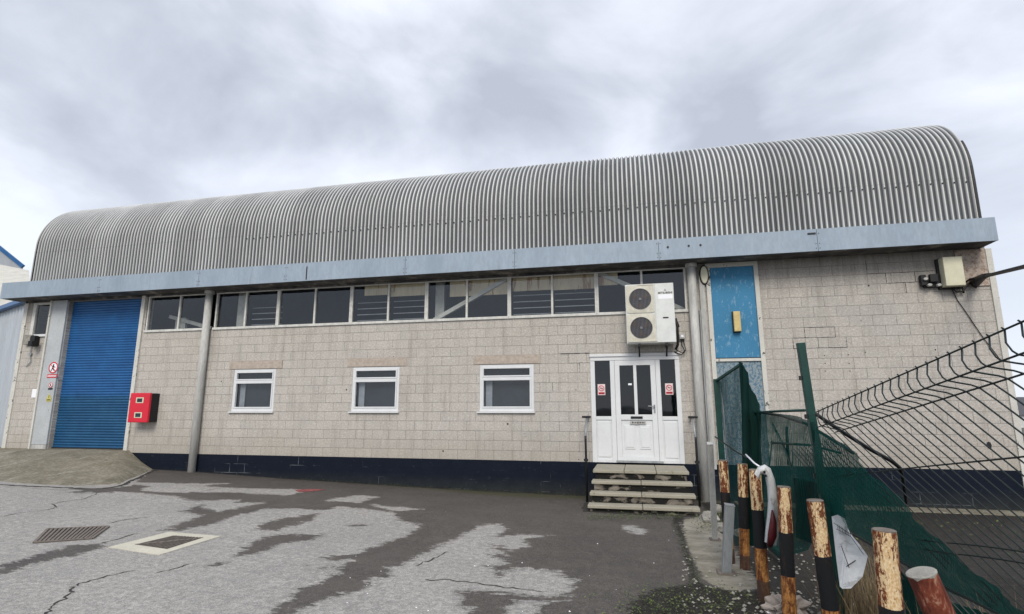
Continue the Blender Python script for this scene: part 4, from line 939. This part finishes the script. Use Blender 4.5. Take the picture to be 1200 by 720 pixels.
# tall green post, gate post
t, b = vpost(938, 402, 5.05, 986, 720)
T = thing('fence_post', 'tall dark green fence post rising above the netting', 'fence post', tuple(b)); place(T, MB().bar(b, t, .065, .065, (0,1,0)).build('post', 'green_post', T, bevel=.004))
for k in (.3, .62, 1.1): q = t.lerp(b, k/2.3); place(T, MB().box(q.x-.055, q.x-.03, q.y-.02, q.y+.02, q.z-.02, q.z+.02).build('clip', 'dark', T))
# screened end panel between the post by the wall and the folded net
Fe2 = thing('mesh_fence_panel', 'sagging green wire mesh fence panel half buried under the fallen green netting', 'fence panel', tuple(FP(28, 2.0)), 'wire mesh fence panels')
Fe['group'] = 'wire mesh fence panels'
for i in range(23, 36):
    p = [FP(i, q, .0) for q in np.linspace(.26 if i > 24 else .1, 2.0, 16)]; p = [a for a in p if a.z > gz(a.x, a.y)-.03]
    mb = MB(); mb.tube(p, .0040, 5); place(Fe2, mb.build('upright_wire', 'wire', Fe2))
for t_ in (.61, 1.18, 1.26, 1.9):
    mb = MB(); mb.tube([FP(i, t_, .006) for i in np.linspace(22.8, 35.2, 12)], .0032, 5); place(Fe2, mb.build('cross_wire', 'wire', Fe2))
Sc = thing('screened_fence_panel', 'narrow fence panel screened with translucent green net in front of the blue door', 'fence panel', tuple(at(845,640,7.44)))
A0, A1 = at(838.5,447,7.5), at(867,428,6.95); t_, b_2 = vpost(841,446,7.5,851,600); B0 = b_2; t2, b2 = vpost(870,430,6.95,884,600); B1 = b2
place(Sc, MB().bar(B0, A0+Vector((.01,0,.03)), .075, .06, (0,1,0)).build('post', 'green_post', Sc, bevel=.004)); place(Sc, MB().bar(A0, A1, .03, .03).build('top_rail', 'green_post', Sc))
place(Sc, MB().bar(B0+Vector((.06,-.02,0)), A0+Vector((.07,-.02,0)), .012, .012).build('edge_wire', 'steel', Sc))
def surf(name, cols, rows, mat, parent, wr=.03, thick=.0, useg=10, seed=3):
    r_ = random.Random(seed); P_ = []
    C_ = []
    for (tu, tv, td), (bu, bv, bd_) in cols: C_.append((at(tu, tv, td), at(bu, bv, bd_)))
    nc = (len(C_)-1)*useg; uv = []
    for i in range(nc+1):
        f = i/useg; k = min(int(f), len(C_)-2); f -= k
        tp = C_[k][0].lerp(C_[k+1][0], f); bt = C_[k][1].lerp(C_[k+1][1], f)
        for j in range(rows+1):
            s = j/rows; p = tp.lerp(bt, s); ph_ = i*.55+j*.17
            p = p+Vector((math.sin(ph_)*wr+math.sin(i*1.9+j*.05)*wr*.4, math.cos(ph_*.8+1)*wr, 0))*(.3+.7*math.sin(math.pi*min(1, s+.15)))
            P_.append(p); uv.append((i/nc, s))
    fs_ = [(i*(rows+1)+j, i*(rows+1)+j+1, (i+1)*(rows+1)+j+1, (i+1)*(rows+1)+j) for i in range(nc) for j in range(rows)]
    o = mesh_obj(name, P_, fs_, mat, parent, True); ul = o.data.uv_layers.new(name='UVMap')
    for lp in o.data.loops: ul.data[lp.index].uv = uv[lp.vertex_index]
    return o
o = surf('netting', [((842,446,7.48),(858,640,7.4)), ((855,437,7.2),(868,640,7.15)), ((867,428,6.95),(878,640,6.9))], 16, 'net_thin', Sc, .012); place(Sc, o)
N1 = thing('debris_netting', 'dark green debris netting fallen over the sagging fence', 'netting', tuple(at(960,640,5.2)))
place(N1, surf('fold', [((866,424,6.9),(869,640,6.6)), ((872,428,6.8),(884,640,6.4)), ((879,450,6.7),(889,640,6.35)), ((893,484,6.6),(894,640,6.2))], 20, 'net_dark', N1, .025, seed=5))
place(N1, surf('sheet', [((872,480,6.9),(869,610,6.8)), ((892,483,6.6),(890,625,6.3)), ((915,485,6.1),(915,655,5.7)), ((940,489,5.3),(945,645,5.2)), ((957,499,4.55),(975,606,4.75)), ((1000,531,4.1),(1005,628,4.4)), ((1050,582,3.75),(1053,658,3.95)), ((1100,634,3.5),(1110,692,3.6)), ((1150,677,3.2),(1175,724,3.2)), ((1200,716,3.0),(1240,760,2.9)), ((1260,768,2.75),(1290,792,2.7))], 22, 'net', N1, .035, seed=8))
place(N1, surf('lower_sheet', [((1050,668,4.3),(1062,760,4.1)), ((1080,684,4.0),(1090,790,3.9)), ((1120,706,3.75),(1130,800,3.6)), ((1175,728,3.4),(1190,820,3.3)), ((1250,775,3.1),(1260,850,3.0))], 12, 'net_dark', N1, .03, seed=9))
place(N1, surf('under_net_shade', [((930,560,5.45),(932,630,5.5)), ((960,566,4.95),(962,640,5.0)), ((990,572,4.7),(992,622,4.8))], 8, 'net_dark', N1, .02, seed=2))  # dark sheet standing in for the shade beneath the netting
def pl_line(pts, r, name, mat, par):
    o = MB().tube(pts, r, 6).build(name, mat, par, smooth=True); 
    if par: place(par, o)
    return o
pl_line([at(u, v, d-.04) for u, v, d in ((880,484,6.75),(915,482,6.2),(943,481,5.4))], .014, 'top_rail', 'green_post', N1)
pl_line([at(u, v, d) for u, v, d in ((893,484,6.5),(915,487,6.0),(945,497,5.1),(975,515,4.5),(1000,531,4.15))], .014, 'hem', 'wire', N1)
pl_line([at(u, v, d-.05) for u, v, d in ((1000,627,4.35),(1053,657,3.9),(1110,690,3.55),(1175,722,3.15),(1240,758,2.9))], .008, 'lower_hem', 'wire', N1)
pl_line([at(u, v, d) for u, v, d in ((838,512,7.3),(860,528,6.8),(876,537,6.4))], .01, 'tie_wire', 'wire', N1)
pl_line([at(u, v, d) for u, v, d in ((874,533,6.0),(884,543,5.7),(893,549,5.35))], .009, 'tie_wire', 'white_label', N1)
for ln in (((905,497,6.2),(918,522,5.9),(930,556,5.6)),((922,500,5.9),(924,545,5.8))): pl_line([at(*p) for p in ln], .014, 'frame_rail', 'green_post', N1)
pl_line([at(u, v, d) for u, v, d in ((905,519,6.1),(950,522,5.3),(985,531,4.6))], .012, 'frame_rail', 'green_post', N1)

# ---------------------------------------------------------------- litter by the fence
bp = MB(); prf = [(885,556),(889,548),(897,545),(903,549),(908,562),(911,580),(913,600),(914,622),(910,640)]
inn = [(889,562),(892,556),(896,556),(898,560),(900,572),(901,588),(900,605),(898,622),(897,636)]
dd = 5.15
vs = [];
for (u, v), (p, q) in zip(prf, inn): vs += [at(u, v, dd), at((u+p)/2+.5, (v+q)/2, dd-.06), at(p, q, dd)]
n_ = len(prf); vs2 = [p+Vector(FW)*.02 for p in vs]
fs_ = [(3*i+j, 3*i+j+1, 3*i+j+4, 3*i+j+3) for i in range(n_-1) for j in range(2)]
fs2 = [tuple(x_+3*n_ for x_ in f[::-1]) for f in fs_]; ed = [(3*i, 3*i+3, 3*n_+3*i+3, 3*n_+3*i) for i in range(n_-1)]+[(3*i+5, 3*i+2, 3*n_+3*i+2, 3*n_+3*i+5) for i in range(n_-1)]+[(0,1,3*n_+1,3*n_),(1,2,3*n_+2,3*n_+1)]
T = thing('plastic_strip', 'bent scuffed white plastic car trim with dark red lower end leaning on bollards', 'car trim', tuple(at(905,640,dd)))
place(T, mesh_obj('strip', vs+vs2, fs_+fs2+ed, 'white_plastic', T, True))
rl = MB().tube([at(905,598,5.05), at(906,612,5.03), at(905,628,5.03), at(902,640,5.05)], [.008,.03,.04,.025], 8); place(T, rl.build('lens', 'dark_red', T, smooth=True))
for (u, v) in ((896,553.5),(897.5,558)): q = at(u, v, dd-.075); place(T, MB().tube([q, q+Vector(FW)*.01], .011, 8).build('hole', 'black', T))
# white board with printed strip
T = thing('white_board', 'crumpled white printed plastic board lying below the net beside a green post', 'board', tuple(at(990,670,4.3)))
fr_ = [(975,607),(982,605),(988,608),(994,625),(1006,639),(1015,652),(1009,676),(995,690),(985,690),(981,660)]
d4 = [4.6,4.62,4.6,4.5,4.35,4.2,4.1,4.05,4.1,4.3]; fr_ = [(u_+2, v_) for u_, v_ in fr_]
v1 = [at(u, v, d) for (u, v), d in zip(fr_, d4)]; c1 = at(991,650,4.28); n_ = len(v1)
v2 = [p+Vector(FW)*.03 for p in v1]+[c1+Vector(FW)*.03]
o = mesh_obj('sheet', v1+[c1]+v2, [(k, (k+1) % n_, n_) for k in range(n_)]+[((k+1) % n_+n_+1, k+n_+1, 2*n_+1) for k in range(n_)]+[((k+1) % n_, k, k+n_+1, (k+1) % n_+n_+1) for k in range(n_)], 'white_plastic', T); place(T, o)
ln = MB()
for a_, b_ in (((977,613),(996,626)),((980,620),(997,629)),((997,629),(1012,650)),((986,640),(996,668)),((1010,652),(992,664))): MB().bar(at(*a_, 4.47 if a_[1] < 625 else 4.24), at(*b_, 4.4 if b_[1] < 635 else 4.18), .007, .003).build('crease', 'dark', T).matrix_parent_inverse = Matrix.Translation(-T.location)
for k in range(9): ln.bar(at(982+k*1.8, 615+k*1.15, 4.44), at(982+k*1.8, 620+k*1.15, 4.42), .004, .003)
place(T, ln.build('print', 'dark', T))
def lump(name, c, r, mat, lab, cat, sq=(1,1,.6), seed=1, sub=3, par=None, amp=.25):
    bm = bmesh.new(); bmesh.ops.create_icosphere(bm, subdivisions=sub, radius=r); r_ = random.Random(seed); ph = [r_.uniform(0, 6) for _ in range(6)]
    for v in bm.verts:
        n_ = v.co.normalized(); k = 1+amp*(math.sin(n_.x*4+ph[0])*math.sin(n_.y*5+ph[1])+.5*math.sin(n_.z*9+ph[2])*math.sin(n_.x*8+ph[3])+r_.uniform(-.12,.12))
        v.co = Vector((n_.x*sq[0], n_.y*sq[1], n_.z*sq[2]))*r*k
    me = bpy.data.meshes.new(name); bm.to_mesh(me); bm.free(); me.materials.append(M[mat]); o = bpy.data.objects.new(name, me); COL.objects.link(o); o.location = c
    if par is None: tag(o, lab, cat)
    return o
p = gpt(922, 722); lump('plastic_bag', p+Vector((0,0,.06)), .13, 'cloth', 'crumpled dirty beige plastic sheet at the foot of a rusty bollard', 'plastic sheet', (1.1,.8,.8), 3, 4, amp=.5)
p = gpt(908, 719); lump('paper_scrap', p+Vector((0,0,.02)), .05, 'white_label', 'small white scrap on gravel left of the beige plastic sheet', 'litter', (1.4,.8,.4), 5, 3, amp=.5)
for k, (u, v, r, lab) in enumerate(((831,612,.16,'largest broken concrete lump beside the thin grey post'),(846,622,.11,'broken concrete lump lying between the two grey posts'),(864,628,.09,'small concrete lump behind the short square post'),(841,600,.13,'broken concrete lump nearest the wall behind the grey post'))):
    p = gpt(u, v); lump('rubble', p+Vector((0,0,r*.3)), r, 'stone', lab, 'rubble', (1,.8,.8), k+11, 2, amp=.35)
MB_ = MB()
# timber / kerb strips under the fence
q0, q1 = gpt(893,642), gpt(924,668); q0.z += .12; q1.z += .1
tag(MB().bar(q0, q1, .05, .08).build('fence_rail', 'green_post'), 'short green rail lying on the ground behind the bollards', 'rail')
q0, q1 = gpt(935,690), gpt(1045,720)
# ground edge slab behind the fence, along the plinth
tag(MB().box(1.9, 9.5, -.55, -.004, -.9, -.80+.06).build('paving', 'ramp'), kind='structure')
# scattered stones
st = MB(); r_ = random.Random(4)
for k in range(420):
    u, v = r_.uniform(800, 1000), r_.uniform(640, 740); p = gpt(u, v); s = r_.uniform(.006, .022)
    st.add([p+Vector((s,0,.3*s)), p+Vector((0,s,.2*s)), p+Vector((-s,0,.4*s)), p+Vector((0,-s,.2*s)), p+Vector((r_.uniform(-.3,.3)*s,0,s*1.1))], [(0,1,4),(1,2,4),(2,3,4),(3,0,4)])
tag(st.build('gravel', 'stone'), kind='stuff')
st = MB()
for k in range(26):
    u, v = r_.uniform(350, 790), r_.uniform(590, 720); p = gpt(u, v); s = r_.uniform(.004, .011)
    st.add([p+Vector((s,0,.3*s)), p+Vector((0,s,.2*s)), p+Vector((-s,0,.4*s)), p+Vector((0,-s,.2*s)), p+Vector((0,0,s))], [(0,1,4),(1,2,4),(2,3,4),(3,0,4)])
tag(st.build('pebbles', 'white_label'), kind='stuff')
# ---------------------------------------------------------------- weeds and moss
def leaves(mb, p, n, spread, hmax, s0, s1):
    for _ in range(n):
        q = p+Vector((r_.gauss(0, spread), r_.gauss(0, spread), r_.uniform(.005, hmax))); s = r_.uniform(s0, s1); a = r_.uniform(0, 6.28); tl = r_.uniform(-.6, .9)
        d = Vector((math.cos(a), math.sin(a), tl)).normalized(); w_ = Vector((-math.sin(a), math.cos(a), r_.uniform(-.3,.3)))
        mb.add([q, q+d*s*.5+w_*s*.3, q+d*s, q+d*s*.5-w_*s*.3], [(0,1,2,3)])
for nm, mt in (('weeds', 'leaf'), ('weeds', 'leaf2')):
    wd = MB()
    for k in range(260):
        u = r_.gauss(800, 48); v = 708+r_.gauss(0, 14)+(800-u)*.04; u = u if r_.random() < .8 else r_.uniform(730, 930)
        if v < 684+abs(u-800)*.05: continue
        leaves(wd, gpt(u, v), r_.choice((1,2,3,6)), .04, .05, .008, .030)
    for k in range(130): leaves(wd, gpt(r_.uniform(690, 800), 606+r_.gauss(0, 1.6)+ (r_.random()*3)), 4, .04, .06, .012, .03)
    for k in range(140):
        x = r_.uniform(-9, 1.6); leaves(wd, Vector((x, r_.uniform(-.12,-.01), gz(x, 0))), 3, .03, .05, .01, .03)
    for k in range(60): leaves(wd, gpt(r_.uniform(815, 850), r_.uniform(598, 625)), 5, .04, .08, .015, .04)
    for k in range(60): leaves(wd, gpt(788+k*.55+r_.gauss(0,2), 613+k*1.2), 3, .02, .03, .008, .02)
    for k in range(90): x_, y_ = r_.uniform(2.2, 8.5), r_.choice([-1.9,-2.6,-4.0])+r_.gauss(0,.2); leaves(wd, Vector((x_, y_, gz(x_, y_))), 3, .12, .08, .02, .06)
    tag(wd.build(nm, mt), kind='stuff')
dg = MB()
for k in range(900):
    u, v = r_.uniform(965, 1035), r_.uniform(690, 770); p = gpt(u, min(v, 740)); 
    if k % 3 == 0: p = Vector((r_.uniform(1.5, 2.6), r_.uniform(-9.6,-7.4), -.6)); p.z = gz(p.x, p.y)
    h_ = r_.uniform(.2, .62); a = r_.uniform(0, 6.28); l_ = Vector((math.cos(a), math.sin(a), 0))*h_*r_.uniform(.1, .6); w_ = Vector((-math.sin(a), math.cos(a), 0))*.003
    dg.add([p-w_, p+w_, p+l_*.4+Vector((0,0,h_*.6))+w_*.7, p+l_*.4+Vector((0,0,h_*.6))-w_*.7, p+l_+Vector((0,0,h_))], [(0,1,2,3),(3,2,4)])
tag(dg.build('dry_grass', 'straw'), kind='stuff')

# ---------------------------------------------------------------- neighbouring shed (left) and distant houses (right)
Nb = thing('neighbouring_shed', 'pale grey corrugated shed with blue gutter and pale roof left of the warehouse', 'shed', (-19,.3,-.4))
d_ = Vector((-.925, .38, 0)); nv = Vector((-.38, -.925, 0)); s0 = Vector((-18.55, .25, 0))
vs = []; fs_ = []; N_ = 240; LN = 14.0
for i in range(N_+1):
    p = s0+d_*(LN*i/N_)+nv*(.035 if (i % 6) in (0,1,2) else 0); vs += [Vector((p.x, p.y, -.8)), Vector((p.x, p.y, 4.55))]
fs_ = [(2*i, 2*i+1, 2*i+3, 2*i+2) for i in range(N_)]
place(Nb, mesh_obj('wall', vs, fs_, 'cladding', Nb))
g0, g1 = s0+nv*.12+Vector((0,0,4.6)), s0+d_*LN+nv*.12+Vector((0,0,4.6)); place(Nb, MB().bar(g0, g1, .16, .16).build('gutter', 'blue_trim', Nb, bevel=.02))
bk = -nv; r0, r1 = s0+Vector((0,0,4.7)), s0+d_*LN+Vector((0,0,4.7)); r2, r3 = r1+bk*3+Vector((0,0,2.0)), r0+bk*3+Vector((0,0,2.0))
rv = []; 
for k in range(41):
    t = k/40; z_ = .02*(k % 2); rv += [r0.lerp(r3, t)+Vector((0,0,z_)), r1.lerp(r2, t)+Vector((0,0,z_))]
place(Nb, mesh_obj('roof', rv, [(2*k, 2*k+1, 2*k+3, 2*k+2) for k in range(40)], 'pale_roof', Nb))
Nc = thing('gabled_shed', 'grey shed gable with blue bargeboard seen above the neighbouring roof', 'shed', (-34,12,-.4))
q = at(27, 314, 28); a_ = at(-60, 244, 28); c_3 = at(-60, 330, 28); e3 = at(27, 330, 28)
bk2 = (q-Vector(CAM)).normalized()*5; bk2.z = -.6
place(Nc, MB().add([q, a_, c_3, e3, q+bk2, a_+bk2, c_3+bk2, e3+bk2], [(0,1,2,3),(0,4,5,1),(3,7,4,0),(7,6,5,4)]).build('gable', 'cladding', Nc))
place(Nc, MB().bar(q+Vector((0,0,.06)), a_+Vector((0,0,.06)), .12, .17).build('bargeboard', 'blue_trim', Nc))
ra = [at(-70, 296, 25), at(34, 317, 25), at(36, 356, 18.5), at(-70, 372, 20)]; rv = []
for k in range(25):
    t = k/24; z_ = .05*(k % 2); rv += [ra[3].lerp(ra[0], t)+Vector((0,0,z_)), ra[2].lerp(ra[1], t)+Vector((0,0,z_))]
place(Nc, mesh_obj('lean_to_roof', rv, [(2*k, 2*k+1, 2*k+3, 2*k+2) for k in range(24)], 'pale_roof', Nc))
place(Nc, MB().box(q.x-8, q.x-.6, q.y+1.2, q.y+4, -.9, q.z-1.6).build('wall', 'cladding', Nc))
H1 = thing('distant_house', 'distant white house with dark slate roof right of the warehouse', 'house', (40,45,-1))
hp = at(1196, 480, 60)
def house(root, x, y, w_, dp, hw, hr):
    place(root, MB().box(x, x+w_, y, y+dp, -.98, hw).build('wall', 'far_white', root))
    place(root, MB().add([(x-.3,y-.3,hw),(x+w_+.3,y-.3,hw),(x+w_+.3,y+dp+.3,hw),(x-.3,y+dp+.3,hw),(x-.3,y+dp/2,hw+hr),(x+w_+.3,y+dp/2,hw+hr)], [(0,1,5,4),(2,3,4,5),(1,2,5),(3,0,4)]).build('roof', 'far_roof', root))
    place(root, MB().box(x+.6, x+1.5, y+dp/2-.4, y+dp/2+.4, hw+hr-.5, hw+hr+1.1).build('chimney', 'far_brick', root))
house(H1, hp.x-1.2, hp.y, 9, 7, hp.z-.6, 2.0)
print('done', len(bpy.data.objects))
